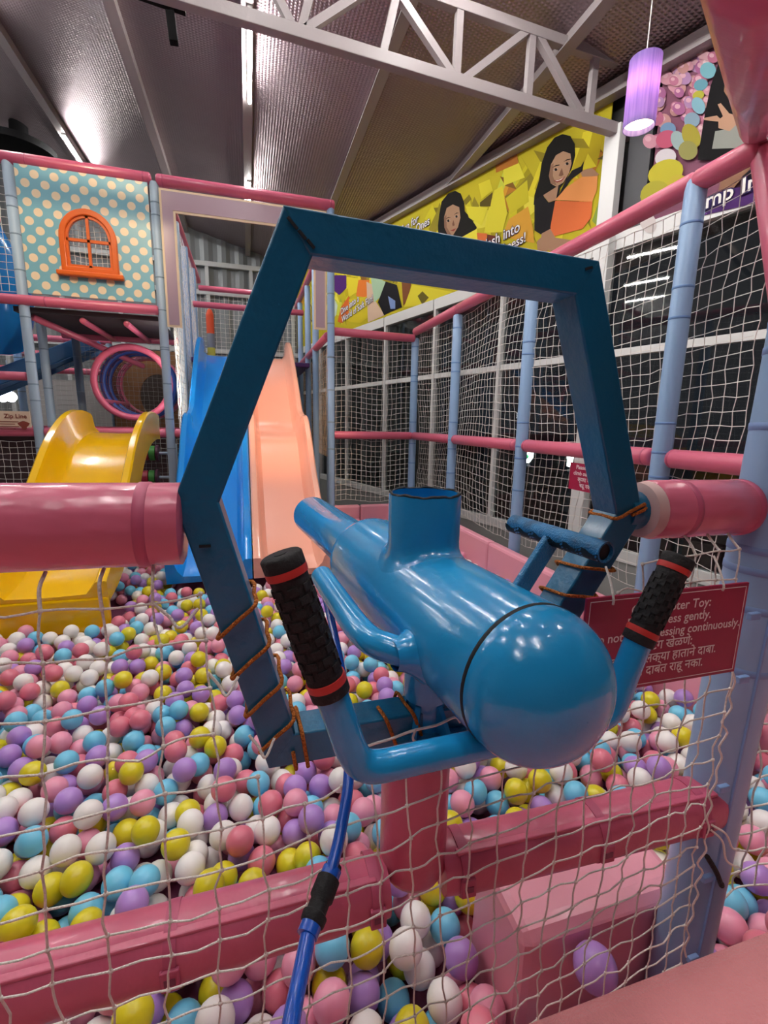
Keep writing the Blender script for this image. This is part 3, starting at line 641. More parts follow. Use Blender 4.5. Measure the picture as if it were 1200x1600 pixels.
# the padded strap near the left rail's end
def beam(p0, p1, label, straps):
    p0 = np.array(p0, float); p1 = np.array(p1, float); d = _n(p1-p0); L = np.linalg.norm(p1-p0)
    k = thing('padded_beam', (p0+p1)/2-np.array([0, 0, .06]), label, 'beam', 'front beam')
    up = np.cross(np.cross(d, (0, 0, 1)), d); sd = np.cross(d, up)
    # flattened sleeve with a flap seam
    a = np.linspace(0, 2*PI, 36, endpoint=False)
    prof = [(.042*math.copysign(abs(math.cos(t))**.8, math.cos(t)), .045*math.copysign(abs(math.sin(t))**.8, math.sin(t))) for t in a]
    def sleeve(t0, t1, grow, name, m):
        mb = MB(); st = np.linspace(t0, t1, 12); vs_ = []
        for i, t in enumerate(st):
            s_ = .9 if (i in (0, 11) and grow == 1) else grow
            for (x, z) in prof: vs_.append(p0+d*t+sd*x*s_+up*z*s_)
        n = len(prof)
        fs_ = [(i*n+j, i*n+(j+1) % n, (i+1)*n+(j+1) % n, (i+1)*n+j) for i in range(len(st)-1) for j in range(n)]
        fs_ += [tuple(range(n))[::-1], tuple((len(st)-1)*n+j for j in range(n))]
        mb.add(vs_, fs_).build(name, m, k, ang=50)
    sleeve(0, L, 1, 'sleeve', PINKB)
    MB().bar(p0+d*.02+up*.040-sd*(-.022), p1-d*.02+up*.040-sd*(-.022), .012, .006, up).build('seam_flap', PINKB, k, ang=0, bevel=.002)
    for t in straps:
        sleeve(t, t+.016, 1.03, 'strap', STRAPP)
        q = p0+d*(t+.008)+sd*.043-up*.005
        bk = MB().obox(q, d*.012, sd*.004, up*.016).build('buckle', STRAPP, k, ang=0, bevel=.002)
        MB().obox(q+sd*.003, d*.007, sd*.002, up*.005).build('buckle_slot', mat('dark_pink', '#7d3550', .5), bk, ang=0)
    return k
BXm = .235
beam((-.75, .575, .884), (.180, .575, .896), 'pink padded front beam left of the upright', (.40, .62, .90))
beam((.270, .575, .906), (.800, .545, .925), 'pink padded front beam right of the upright', (.025, .27, .47))
pipe('frame_upright', (.228, .585, .90), (.228, .585, 1.157), .052, PINKB, 'pink padded upright between the blue frame and the front beam', 'post', None, (), STRAPP, 28)
# near post at right
k = pipe('near_post', (.782, .555, 0), (.86, .555, 2.2), .049, BLUEP, 'nearest pale blue padded post at the right behind the magenta sign', 'post', None, [.62, .80, .985, 1.19, 1.30, 1.40, 1.60, 1.72], mat('deep_blue_strap', '#7f9fd0', .5), 36)
for z in (.62, .80, .985, 1.19, 1.30):
    MB().obox((.775-.012, .555-.051, z+.01), (.011, 0, 0), (0, .004, 0), (0, 0, .006)).build('buckle', mat('deep_blue_strap', '#7f9fd0', .5), k, ang=0, bevel=.0015)
MB().bar((.762, .5085, .0), (.838, .5085, 2.15), .0035, .004, (0, 1, 0)).build('seam', mat('deep_blue_strap', '#7f9fd0', .5), k, ang=0)
tag(MB().tube(smooth_path([(.752, .503, .86), (.775, .4985, .825), (.800, .503, .785), (.808, .508, .78)], 4), .0045, 8).build('black_tie', BLACK), 'black strap tied slanting across the near post below the beam', 'strap')

# ------------------------------------------------------------------ blue hexagonal frame
FY0, FY1 = .545, .595
OUT = [(.043, 1.823), (.441, 1.811), (.562, 1.470), (.368, 1.158), (.010, 1.158), (-.082, 1.512)]
def inset(poly, w):
    P = [np.array(p) for p in poly]; n = len(P); res = []
    cen = sum(P)/n; lines = []
    for i in range(n):
        a, b = P[i], P[(i+1) % n]; d = (b-a)/np.linalg.norm(b-a); nn = np.array([-d[1], d[0]])
        if nn.dot(cen-a) < 0: nn = -nn
        lines.append((a+nn*w, d))
    for i in range(n):
        (p, d), (q, e) = lines[i-1], lines[i]; A = np.array([d, -e]).T; t = np.linalg.solve(A, q-p); res.append(p+d*t[0])
    return res
INN = inset(OUT, .045)
k = thing('mounting_frame', (.24, .57, 1.158), 'dark blue hexagonal steel frame around the toy cannon', 'frame')
names = ['top bar', 'upper right leg', 'lower right leg', 'bottom bar', 'lower left leg', 'upper left leg']
for i in range(6):
    j = (i+1) % 6; dd_ = (np.array(OUT[j])-np.array(OUT[i])); dd_ = dd_/np.linalg.norm(dd_)*.004; q = [np.array(OUT[i])-dd_*.3, np.array(OUT[j])+dd_*.3, np.array(INN[j])+dd_, np.array(INN[i])-dd_]
    y0, y1 = (FY0, FY1)
    m_ = FRAMEB
    MB().prism([(x, y0+.0002*i, z) for x, z in q], (0, y1-y0-.0004*i, 0)).build('frame_bar', m_, k, ang=30, bevel=.0025)
# welded hub plates at the two side corners
MB().lathe((.572, .57, 1.476), (1, 0, 0), [(-.03, .03), (.002, .03), (.004, .026)], 20).build('pipe_stub', FRAMEB, k)

chip = mat('chipped_black', '#10161c', .7)
cb = MB()
for (x, z, a, s_) in ((.052, 1.806, -.8, .008), (.062, 1.796, -.8, .006), (.071, 1.788, -.8, .006), (-.052, 1.46, 0, .007), (.425, 1.800, .3, .006), (.437, 1.452, 0, .004)):
    cb.obox((x, FY0-.0006, z), (s_*math.cos(a)*.9, 0, s_*math.sin(a)*.9), (0, .0006, 0), (-.0016*math.sin(a), 0, .0016*math.cos(a)))
tag(cb.build('paint_chips', chip, k, ang=0), kind='stuff')

# ------------------------------------------------------------------ toy cannon
AX0 = np.array([.321, .038, 1.335]); AD = _n([-.117, .993, 0]); AE = np.array([AD[1], -AD[0], 0]); AZ = np.array([0, 0, 1.0])
def cn(t, e=0, z=0): return AX0+AD*t+AE*e+AZ*z
R_ = .084
k = thing('toy_cannon', (.24, .57, 1.2), 'glossy blue steel toy cannon on a pivot inside the hexagonal frame', 'cannon')
TS = .360                                      # seam of the domed end
body = MB().lathe(cn(TS), AD, [(0, R_-.001), (.004, R_), (.455, R_), (.470, R_*.985), (.480, R_*.93), (.485, R_*.8), (.486, .05)], 56).build('body', CANB, k, ang=50)
dome = []
for i in range(15):
    a = PI/2*i/14; dome.append((-.074*math.sin(a), max(R_*math.cos(a)**.92, .0005)))
cap = MB().lathe(cn(TS-.003), AD, [(0, R_*.995)]+[(t-.006, r) for t, r in dome], 56, cap0=False, cap1=False).build('end_cap', CANB, k, ang=60)
MB().lathe(cn(TS), AD, [(-.006, R_*.985), (-.004, R_*1.004), (.0, R_*1.004), (.002, R_*.985)], 56, cap0=False, cap1=False).build('weld_seam', chip, cap, ang=60)
BR = .0535
MB().lathe(cn(.84), AD, [(0, BR), (.46, BR), (.462, BR*.97), (.462, BR*.9), (.2, BR*.9)], 40, cap0=False).build('barrel', CANB, k, ang=50)
MB().lathe(cn(.836), AD, [(0, BR+.012), (.008, BR+.009), (.02, BR+.001)], 40, cap0=False, cap1=False).build('weld_ring', CANS, k, ang=60)
# hopper
hp = cn(.608); ht = 1.500
hopper = MB().lathe((hp[0], hp[1], 1.36), (0, 0, 1), [(0, .054), (ht-1.36-.002, .054), (ht-1.36, .053), (ht-1.36, .050), (.06, .050)], 44, cap0=False, cap1=True).build('hopper', CANB, k, ang=50)
a = np.linspace(0, 2*PI, 60, endpoint=False)
MB().tube([(hp[0]+.052*math.cos(t), hp[1]+.052*math.sin(t), ht+.0012*math.sin(7*t)+.0006*math.sin(17*t)) for t in a], .0022, 6, closed=True).build('worn_rim', chip, hopper, ang=60)
# the fillet weld where the hopper meets the body
fv = []; ff = []; na = 60
for q_, (rho, lift) in enumerate(((.0542, .020), (.0552, .011), (.0585, .005), (.064, .0015), (.072, -.0012))):
    for i_ in range(na):
        t = 2*PI*i_/na; xe = min(abs(rho*math.cos(t)), R_*.985); pz = 1.335+math.sqrt(R_*R_-xe*xe)+lift
        P_ = hp+AE*rho*math.cos(t)+AD*rho*math.sin(t); fv.append((P_[0], P_[1], pz))
for q_ in range(4):
    for i_ in range(na): ff.append((q_*na+i_, q_*na+(i_+1) % na, (q_+1)*na+(i_+1) % na, (q_+1)*na+i_))
MB().add(fv, ff).build('weld_fillet', CANB, k, ang=80)
# left side pipe parallel to the barrel, bending into the body
sp_ = smooth_path([cn(.735, -.125, .008), cn(.64, -.125, .0), cn(.56, -.125, -.006), cn(.515, -.118, -.01), cn(.49, -.10, -.012), cn(.478, -.085, -.014), cn(.47, -.06, -.015)], 6)
sidep = MB().tube(sp_, .0185, 24).build('side_pipe', CANB, k, ang=50)
MB().lathe(cn(.478, -.085, -.014), -AE, [(-.014, .040), (-.008, .034), (.0, .027), (.010, .0215), (.02, .0187)], 24, cap0=False, cap1=False).build('weld_collar', CANB, k, ang=80)
# sight: a short open tube on a flat post
s0 = np.array([.382, .415, 1.462]); s1 = s0+AD*.165
MB().lathe(s0, AD, [(.0042, .0097), (0, .0105), (0, .0125), (.003, .013), (.162, .013), (.165, .011)], 24, cap0=True).build('sight_tube', mat('worn_blue_black_paint', '#1d77ad', .35, bump=(420, .35), var=(45, .9, '#1a2530')), k, ang=50)
wv = []; wf_ = []; rw = random.Random(4); su = AE; sv = AZ
for i_ in range(29):
    t = .165*i_/28; a0_ = -1.55*PI/2-.5+.25*math.sin(i_*1.7)+rw.uniform(-.15, .15)+(-.5 if i_ < 5 else 0)*1.0; a1_ = -.12*PI+.2*math.sin(i_*.9)+rw.uniform(-.2, .2)
    a0_ = -PI*.98+.2*math.sin(i_*1.3); a1_ = -.30+.28*math.sin(i_*1.1)+rw.uniform(-.18, .18)
    for j_ in range(8):
        aa = a0_+(a1_-a0_)*j_/7; wv.append(s0+AD*t+(su*math.cos(aa)+sv*math.sin(aa))*.01325)
for i_ in range(28):
    for j_ in range(7): wf_.append((i_*8+j_, i_*8+j_+1, (i_+1)*8+j_+1, (i_+1)*8+j_))
MB().add(wv, wf_).build('worn_underside', mat('worn_black', '#15191d', .55), k, ang=80)
MB().lathe(s0+AD*.004, AD, [(0, .0002), (0, .0096)], 20, cap0=False, cap1=False).build('bore_shade_disc', DARK, k, ang=0)  # dark disc across the tube, its black stands for shade inside the bore
pm = s0+AD*.085
MB().bar(cn(.44, .046, .062), pm+np.array([0, 0, -.004]), .026, .009, AD).build('sight_post', CANS, k, ang=0, bevel=.003)
# handlebar with two upright grips
el, er = np.array([.092, .385, 1.269]), np.array([.409, .410, 1.256])
gl0, gl1 = np.array([.066, .391, 1.350]), np.array([.023, .402, 1.486])
gr0, gr1 = np.array([.438, .412, 1.347]), np.array([.490, .416, 1.451])
def handle(e, g0, g1):
    mid = (el+er)/2; d = _n(mid-e)
    return [mid, e+d*.06, e+d*.022, e+d*.006+_n(g0-e)*.006, e+_n(g0-e)*.022, e+(g0-e)*.7, g0+(g1-g0)*.2, g0+(g1-g0)*.94]
MB().tube(smooth_path(handle(el, gl0, gl1), 6), .0155, 24).build('handlebar', CANB, k, ang=50)
MB().tube(smooth_path(handle(er, gr0, gr1), 6), .0155, 24).build('handlebar', CANB, k, ang=50)
def grip(g0, g1, r):
    d = _n(g1-g0); L = np.linalg.norm(g1-g0)
    prof = [(0, r*.8), (.002, r*1.08), (.012, r*1.1), (.013, r*1.02), (.022, r*1.02)]
    prof += [(.022+(L-.046)*i/24, r*(1.0 if i % 2 else 1.012)) for i in range(1, 24)]
    prof += [(L-.022, r*1.02), (L-.012, r*1.1), (L-.002, r*1.1), (L, r*.98), (L, r*.3)]
    o = MB().lathe(g0, d, prof, 32).build('grip', BLACK, k, ang=50)
    for t in (.012, L-.020): MB().lathe(g0, d, [(t, r*.9), (t, r*1.09), (t+.004, r*1.11), (t+.0075, r*1.09), (t+.0075, r*.9)], 32, cap0=False, cap1=False).build('red_collar', RED, o, ang=50)
    u = _n(np.cross(d, (0, 1, 0))); v_ = np.cross(d, u); rid = MB()
    for i in range(9):
        for q in range(8):
            a_ = q*PI/4+(i % 2)*PI/8; t = .03+(L-.062)*i/8
            rid.obox(g0+d*t+(u*math.cos(a_)+v_*math.sin(a_))*r*1.004, d*.0035, (u*-math.sin(a_)+v_*math.cos(a_))*.0042, (u*math.cos(a_)+v_*math.sin(a_))*.0012)
    tag(rid.build('grip_ribs', BLACK, o, ang=0), kind='stuff')
    MB().lathe(g1, d, [(-.001, r*.35), (.0006, r*.35), (.0008, r*.15)], 12).build('end_dimple', DARK, o)
grip(gl0, gl1, .0172); grip(gr0, gr1, .0165)
# pivot with flange and gussets
MB().lathe((.235, .57, 1.158), (0, 0, 1), [(0, .058), (.004, .06), (.012, .06), (.014, .057)], 36).build('flange', CANS, k, ang=50)
MB().lathe((.235, .57, 1.17), (0, 0, 1), [(0, .028), (.045, .028), (.046, .033), (.10, .033)], 24).build('pivot_tube', CANB, k, ang=50)
for a_ in (PI*1.0, PI*1.3, PI*1.65, PI*.5):
    dx = np.array([math.cos(a_), math.sin(a_), 0]); MB().prism([np.array([.235, .57, 1.172])+dx*.027, np.array([.235, .57, 1.172])+dx*.05, np.array([.235, .57, 1.212])+dx*.03, np.array([.235, .57, 1.212])+dx*.027], np.cross(dx, AZ)*.008).build('gusset', CANB, k, ang=0)
cb = MB()
for (px, py, s_) in ((890, 1035, 1), (893, 1036, 1)):
    pass
# ------------------------------------------------------------------ orange rope, hose
def wrap(bar, t0, t1, turns, label, r=.0026, ph=0.0):
    a = (np.array(OUT[bar])+np.array(INN[bar]))/2; b = (np.array(OUT[(bar+1) % 6])+np.array(INN[(bar+1) % 6]))/2
    d = (b-a)/np.linalg.norm(b-a); nn = np.array([d[1], -d[0]]); h = .0225+r+.0008; pts = []
    L = np.linalg.norm(b-a); cor = [(-h, FY0-r-.0008), (h, FY0-r-.0008), (h, FY1+r+.0008), (-h, FY1+r+.0008)]
    n = int(turns*4); acc = [0.0]
    for i in range(n+1): acc.append(acc[-1]+(1.9 if (i+int(ph*4)) % 4 == 0 else .7))
    tt = lambda i, f_: t0+(t1-t0)*(acc[i]+(acc[i+1]-acc[i])*f_)/acc[-1]
    for i in range(n+1):
        t = t0+(t1-t0)*i/n; c0 = cor[(i+int(ph*4)) % 4]; c1 = cor[(i+1+int(ph*4)) % 4]
        slow = .75 if i % 4 == 0 else .1
        for f_ in (0.0, .5):
            o_ = np.array(c0)*(1-f_)+np.array(c1)*f_
            q = a+d*L*tt(i, f_)+nn*o_[0]; pts.append((q[0], o_[1], q[1]))
    P = smooth_path(pts, 3); 
    mb = MB(); mb.tube(P, r, 8)
    return tag(mb.build('rope', ROPE, ang=80), label, 'rope')
wrap(4, .04, .66, 3.5, 'orange rope wound around the lower left leg of the blue frame')
wrap(1, .97, 1.0, 1.0, 'orange rope tied around the right corner of the blue frame')
wrap(2, .16, .62, 3.25, 'orange rope wound around the lower right leg of the blue frame', ph=.25)
wrap(3, .40, .60, 1.25, 'orange rope wound around the middle of the bottom bar')
wrap(3, .90, .97, 1.0, 'orange rope at the left end of the bottom bar')
k = thing('air_hose', (.06, .33, .9), 'blue air hose hanging from the side pipe of the toy cannon', 'hose')
hp_ = smooth_path([cn(.72, -.125, -.012), atD(521, 985, .71), atD(535, 1060, .62), atD(545, 1150, .555), atD(544, 1225, .52), atD(531, 1305, .485), atD(517, 1362, .462)], 8)
MB().tube(hp_, .0062, 14).build('hose', HOSE, k)
c0, c1 = atD(514, 1372, .460), atD(486, 1446, .425); d_ = c1-c0
MB().lathe(c0, d_, [(-.012, .0085), (0, .0095), (.001, .0115), (.018, .0115), (.02, .0095), (.03, .0095), (.032, .012), (np.linalg.norm(d_)-.002, .0115), (np.linalg.norm(d_), .0095)], 20).build('connector', BLACK, k, ang=45)
MB().lathe(c0, -d_, [(0, .0098), (.008, .0098), (.009, .007)], 20).build('blue_nut', HOSE, k, ang=45)
MB().lathe(c1, d_, [(-.001, .0098), (.008, .0098), (.009, .007)], 20).build('blue_nut', HOSE, k, ang=45)
MB().tube(smooth_path([c1+_n(d_)*.004, atD(470, 1520, .39), atD(457, 1585, .36), atD(445, 1660, .335), atD(430, 1760, .31)], 8), .0072, 14).build('hose', HOSE, k)

# ------------------------------------------------------------------ magenta sign
SY = .470
tl, br_ = atY(918, 936, SY), atY(1147, 1050, SY)
sx0, sx1 = tl[0], br_[0]; sz1 = (tl[2]+atY(1160, 911, SY)[2])/2; sz0 = atY(1148, 1049, SY)[2]
k = thing('instruction_sign', ((sx0+sx1)/2, SY, sz0), 'magenta instruction sign with white lettering tied to the net by the near post', 'sign')
MB().box((sx0, SY, sz0), (sx1, SY+.004, sz1)).build('board', SIGNM, k, ang=0, bevel=.0006)
bo = MB(); e = .005; t = .0009; yb = SY-.0006
for (a, b, c_, d_) in ((sx0+e, sz1-e-t, sx1-e, sz1-e), (sx0+e, sz0+e, sx1-e, sz0+e+t), (sx0+e, sz0+e, sx0+e+t, sz1-e), (sx1-e-t, sz0+e, sx1-e, sz1-e)): bo.box((a, yb, b), (c_, yb+.0004, d_))
bo.build('printed_border', WPRINT, k, ang=0)
sw, sh = sx1-sx0, sz1-sz0; cx = (sx0+sx1)/2+.0015
lines = ['Gun Shooter Toy:', 'Please press gently.', 'Do not keep pressing continuously.',
         '\u0936\u0942\u091f\u093f\u0902\u0917 \u0916\u0947\u0933\u0923\u0947:', '', '']
hh = sh/7.6
for i, ln in enumerate(lines):
    z = sz1-hh*(1.55+i*1.0)
    if i == 3: ln = '\u0936\u0942\u093f\u091f\u0902\u0917 \u0916\u0947\u0933\u0923\u0947:'
    if i == 4: ln = '\u0915\u0943\u092a\u092f\u093e \u0939\u0932\u0915\u094d\u092f\u093e \u0939\u093e\u0924\u093e\u0928\u0947 \u0926\u093e\u092c\u093e.'
    if i == 5: ln = '\u0938\u0924\u0924 \u0926\u093e\u092c\u0924 \u0930\u093e\u0939\u0942 \u0928\u0915\u093e.'
    t_ = MB(); lettering(t_, ln, (cx, SY-.0007, z), (1, 0, 0), (0, 0, 1), size=hh*1.02, width=sw*.935, bold=.014)
    if t_.f: t_.build('lettering', WPRINT, k, ang=0, fixn=False)
for (px, py) in ((955, 936), (1126, 915)):
    q = atY(px, py, SY); MB().tube(smooth_path([(q[0], SY-.004, q[2]-.006), (q[0]-.001, SY-.005, q[2]+.002), (q[0]+.002, SY+.006, q[2]+.02), (q[0]+.004, SY+.02, q[2]+.038)], 4), .0015, 8).build('cord_tie', CORD, k)

# ------------------------------------------------------------------ front net
NY = .508
NX0, NXs, NZ1, NZs = -.62, .0485, 1.415, .0525
def in_hex(P, mg=0.0):
    x, z = P[0], P[2]; n = 6; inside = True
    for i in range(6):
        a, b = np.array(OUT[i]), np.array(OUT[(i+1) % 6]); d = b-a
        if d[0]*(z-a[1])-d[1]*(x-a[0]) > mg: inside = False
    return inside
rgn = np.random.default_rng(21)
sagx = lambda x, z: .012*math.sin(z*9+x*5)
def fnp(i, j):
    ti = i/25.; x = NX0+(.060*ti-.0095*ti*ti)*25; z = NZ1-j*(.0575-.013*ti)
    x += .010*math.sin(z*7.0+i*.6)+rgn.normal(0, .0018); z += -.012*math.sin((x+.6)*2.4)+.006*math.sin(i*1.3+j*.7)*.6+rgn.normal(0, .0018)
    y = NY+.012*math.sin(x*6+z*5)*(.5 if z < 1.0 else 1)-.012
    y = max(y, .468)
    y += .034*max(0., min(1., (z-1.18)/.2))
    return (x, y, z)
def front_extra(mb, P):
    nu = P.shape[0]
    for i in range(nu):                       # ties up to the rail, lacing along the blue leg
        p = P[i, 0]
        if p[0] < -.085 or p[0] > .60:
            mb.tube(smooth_path([p, (p[0]+.002*math.sin(i*2.3), .530, 1.428), (p[0]+.001, .545, 1.441)], 3), .0019, 6)
kn, PN, OKN = net('front_net', fnp, 27, 18, .00135, 'white knotted safety net across the front opening', m=CORD, sides=6, skip=lambda P: in_hex(P, .0) or P[0] > .742, sub=2, sag=.0024, knots=.0031, extra=front_extra, seed=22)
# lacing of the net edge along the near post and loose ends
lc = MB(); pts = []
for i in range(13):
    z = 1.22-.046*i; pts += [(.735+.004*math.sin(i*2.1), .503, z), (.741+.003*math.sin(i), .500, z-.02)]
lc.tube(smooth_path(pts, 3), .0017, 6)
lc.tube(smooth_path([(.745, .500, .92), (.765, .492, .90), (.775, .488, .865), (.79, .486, .85), (.81, .485, .84)], 5), .0018, 6)
lc.tube(smooth_path([(.745, .500, .93), (.768, .49, .915), (.785, .487, .885), (.80, .486, .88)], 5), .0018, 6)
tag(lc.build('lacing_cord', CORD, ang=80, fixn=False), 'white cord lacing the net edge to the near post', 'cord')
def loose(pts, label):
    tag(MB().tube(smooth_path(pts, 5), .0018, 6).build('loose_cord', CORD, ang=80, fixn=False), label, 'cord', 'loose cord ends')
for (i, dx, w_) in ((0, -.03, 'upper'), (1, -.022, 'middle'), (2, -.02, 'lower')):
    a = np.array([-.062+.04*i, .535, 1.39-.09*i]); loose([a, a+np.array([dx*.6, -.012, -.016]), a+np.array([dx, -.006, -.004]), a+np.array([dx*1.5, -.004, .012])], '%s loose white cord end at the left edge of the lower left frame leg' % w_)
loose([(.10, .536, 1.162), (.14, .534, 1.176), (.17, .532, 1.182), (.2, .530, 1.19), (.235, .528, 1.194), (.262, .53, 1.2), (.27, .528, 1.192)], 'loose white cord lying along the bottom bar in front of the pivot')
loose([(.205, .53, 1.192), (.2, .525, 1.18), (.215, .523, 1.168), (.222, .52, 1.145)], 'short curled white cord hanging over the bottom bar')
net('side_net', lambda i, j: (.835+i*.05+.004*math.sin(j*1.3), .53+.006*math.sin(i+j), .70+j*.052+.006*math.sin(i*1.2)), 8, 13, .0019, 'white net to the right of the near post', m=CORD, sides=6, wob=.003, sub=2, sag=.002, seed=23)

# ------------------------------------------------------------------ balls
BD = .075; br = BD/2
BC = [('pink', '#ee9db6'), ('coral_pink', '#e37c90'), ('white', '#f5f2ee'), ('yellow', '#dfd226'), ('blue', '#74cbec'), ('purple', '#b68dd8')]
BW = [.16, .12, .24, .17, .16, .15]
BM = [mat(n_+'_ball_plastic', h_, .3, bump=(60, .04), coat=.1) for n_, h_ in BC]
def blocked(x, y):
    if x > 1.82-br or y < .487 or y > 5.3: return True
    if 3.34-br < y < 3.95 and -.585-br < x < .575+br: return True
    if 2.83-br < y < 3.5 and -1.41-br < x < -.80+br: return True
    if .465-br < x < .87+br and .60-br < y < .815+br: return True
    if (x-.775)**2+(y-.555)**2 < (.05+br)**2: return True
    if False: return True
    if y > 5.0 and x < .6: return True
    return False
def inregion(x, y):
    return -.52*y-.55 < x < 1.15*y+.95 and not blocked(x, y)
grid = {}; balls = []; FLOORB = .30+br
def zat(x, y):
    z = FLOORB; gi, gj = int(x//BD), int(y//BD)
    for a in (gi-1, gi, gi+1):
        for b in (gj-1, gj, gj+1):
            for (bx, by, bz) in grid.get((a, b), ()):
                d2 = (bx-x)**2+(by-y)**2
                if d2 < BD*BD:
                    q = bz+math.sqrt(BD*BD-d2)
                    if q > z: z = q
    return z
R_rand = random.random
def cand():
    while True:
        x, y = -3.0+R_rand()*4.82, .487+R_rand()*4.81
        if inregion(x, y): return x, y
area = sum(inregion(-3.0+4.82*(a+.5)/80, .47+4.83*(b+.5)/80) for a in range(80) for b in range(80))/6400*4.82*4.83
NB = int(area*178*1.95)
for n_ in range(NB):
    best = None
    for _ in range(6):
        x, y = cand(); z = zat(x, y)
        if best is None or z < best[2]: best = (x, y, z)
    x, y, z = best; st = br
    for _ in range(7):
        a = R_rand()*2*PI; x2, y2 = x+st*math.cos(a), y+st*math.sin(a)
        if inregion(x2, y2):
            z2 = zat(x2, y2)
            if z2 < z: x, y, z = x2, y2, z2; continue
        st *= .75
    if z > .60: continue
    grid.setdefault((int(x//BD), int(y//BD)), []).append((x, y, z)); balls.append((x, y, z))
B = np.array(balls); print('balls', len(B), 'area', area, 'ztop', np.percentile(B[:, 2], [50, 90, 99]))
colr = rng.choice(6, len(B), p=np.array(BW)/sum(BW))
# visible test from the camera for choosing the single ones: in frame, near, upper layer
cc = (B-EYE) @ ROT; dep = -cc[:, 2]; pxs = 600+F*cc[:, 0]/dep; pys = 800-F*cc[:, 1]/dep
def buried(i):
    x, y, z = B[i]; gi, gj = int(x//BD), int(y//BD)
    for a in (gi-1, gi, gi+1):
        for b in (gj-1, gj, gj+1):
            for (bx, by, bz) in grid.get((a, b), ()):
                if bz > z+.045 and (bx-x)**2+(by-y)**2 < .052**2: return True
    return False
order = np.argsort(dep)
single = []
for i in order:
    if -10 < pxs[i] < 1210 and 700 < pys[i] < 1640 and not buried(i):
        single.append(int(i))
        if len(single) == 300: break
sset = set(single)
Vb, Fb = ico(3)
bme = []
for ci, (cn_, _) in enumerate(BC):
    me = bpy.data.meshes.new(cn_+'_ball'); Vs = Vb*np.array([1, 1, 1.04])*br*.99
    me.from_pydata(Vs.tolist(), [], Fb.tolist()); me.materials.append(BM[ci]); me.polygons.foreach_set('use_smooth', [True]*len(Fb)); bme.append(me)
pb = atY(930, 1512, .553); B = np.vstack([B]); 
tag(MB().ball(pb, br*1.05, 3).build('purple_ball', BM[5]), 'purple ball caught low between the net and the pale pink foam block', 'ball', 'purple pit balls')
def region(i):
    x, y, z = B[i]
    if y < .9: return 'foreground under front beam' if x < .8 else 'right edge past near post'
    if x > .62: return 'right side by magenta sign'
    if x > .15: return 'middle below the cannon'
    if y < 1.3: return 'left front rows'
    return 'left middle rows'
slook = np.array(single); used = set()
def near(i, dx, dy):
    dd = np.hypot(pxs[slook]-pxs[i], pys[slook]-pys[i]); ok = (dd > 5) & (((pxs[slook]-pxs[i])*dx+(pys[slook]-pys[i])*dy) > .75*dd)
    if not ok.any(): return None
    j = slook[ok][np.argmin(dd[ok])]; return BC[colr[j]][0].split('_')[0]
for i in single:
    cn_ = BC[colr[i]][0]; o = bpy.data.objects.new(cn_+'_ball', bme[colr[i]]); COL.objects.link(o); o.location = Vector(B[i])
    o.rotation_euler = (random.random()*6, random.random()*6, random.random()*6)
    nb = [near(i, -1, 0), near(i, 1, 0), near(i, 0, -1), near(i, 0, 1)]
    parts_ = [c_+' '+w_ for c_, w_ in zip(nb, ('left', 'right', 'above', 'below')) if c_]
    lb = '%s ball in the %s, neighbours %s' % (cn_.replace('_', ' '), region(i), ' '.join(parts_))
    lb = '%s ball, %s: %s' % (cn_.replace('_', ' '), region(i), ', '.join(parts_))
    if lb in used: lb = lb.rsplit(', ', 1)[0]+', %s upper right' % near(i, .7, -.7)
    if lb in used: lb = lb.rsplit(', ', 1)[0]+', %s lower left' % near(i, -.7, .7)
    used.add(lb)
    tag(o, lb, 'ball', cn_.replace('_', ' ')+' pit balls')
rest = np.array([i for i in range(len(B)) if i not in sset])
nv, nf = len(Vb), len(Fb)
V2, F2 = ico(2); 
mbV = (Vb[None]*br*.99+B[rest][:, None]).reshape(-1, 3); mbF = (Fb[None]+(np.arange(len(rest))*nv)[:, None, None]).reshape(-1, 3)
me = bpy.data.meshes.new('pit_balls'); org = np.array([0, 2.5, .3])
me.vertices.add(len(mbV)); me.vertices.foreach_set('co', (mbV-org).ravel())
me.loops.add(mbF.size); me.loops.foreach_set('vertex_index', mbF.ravel().astype(np.int32))
me.polygons.add(len(mbF)); me.polygons.foreach_set('loop_start', np.arange(0, mbF.size, 3, dtype=np.int32)); me.polygons.foreach_set('loop_total', np.full(len(mbF), 3, np.int32))
for m_ in BM: me.materials.append(m_)
me.polygons.foreach_set('material_index', np.repeat(colr[rest], nf).astype(np.int32)); me.polygons.foreach_set('use_smooth', np.ones(len(mbF), bool))
me.update(calc_edges=True); me.validate()
o = bpy.data.objects.new('pit_balls', me); COL.objects.link(o); o.location = Vector(org)
tag(o, 'mass of pastel plastic balls filling the rest of the ball pit', 'balls', None, 'stuff')

# ------------------------------------------------------------------ printed banners on the glazed wall
def flatprint(parent, name, layers, m_for, base_off, crop=None):
    """layers: [(material key, [pixel points])] laid as thin film on the wall, later ones on top"""
    by = {}
    mats_ = []; mb = MB()
    for n_, (mk, pts) in enumerate(layers):
        if mk not in mats_: mats_.append(mk)
        off = base_off-.00012*(n_+1)
        mb.add([atW(px, py, off) for px, py in pts], [tuple(range(len(pts)))], mats_.index(mk))
    o = mb.build(name, [m_for(q) for q in mats_], parent, ang=0, fixn=False); return o
def ink(h): return mat('ink_'+h.strip('#'), h, .65, spec=.12)
def ell(cx, cy, rx, ry, rot=0, n=18):
    c_, s_ = math.cos(rot), math.sin(rot); return [(cx+rx*math.cos(t)*c_-ry*math.sin(t)*s_, cy+rx*math.cos(t)*s_+ry*math.sin(t)*c_) for t in np.linspace(0, 2*PI, n, endpoint=False)]
def sc_(pts, ox, oy, s): return [(ox+x/s, oy+y/s) for x, y in pts]
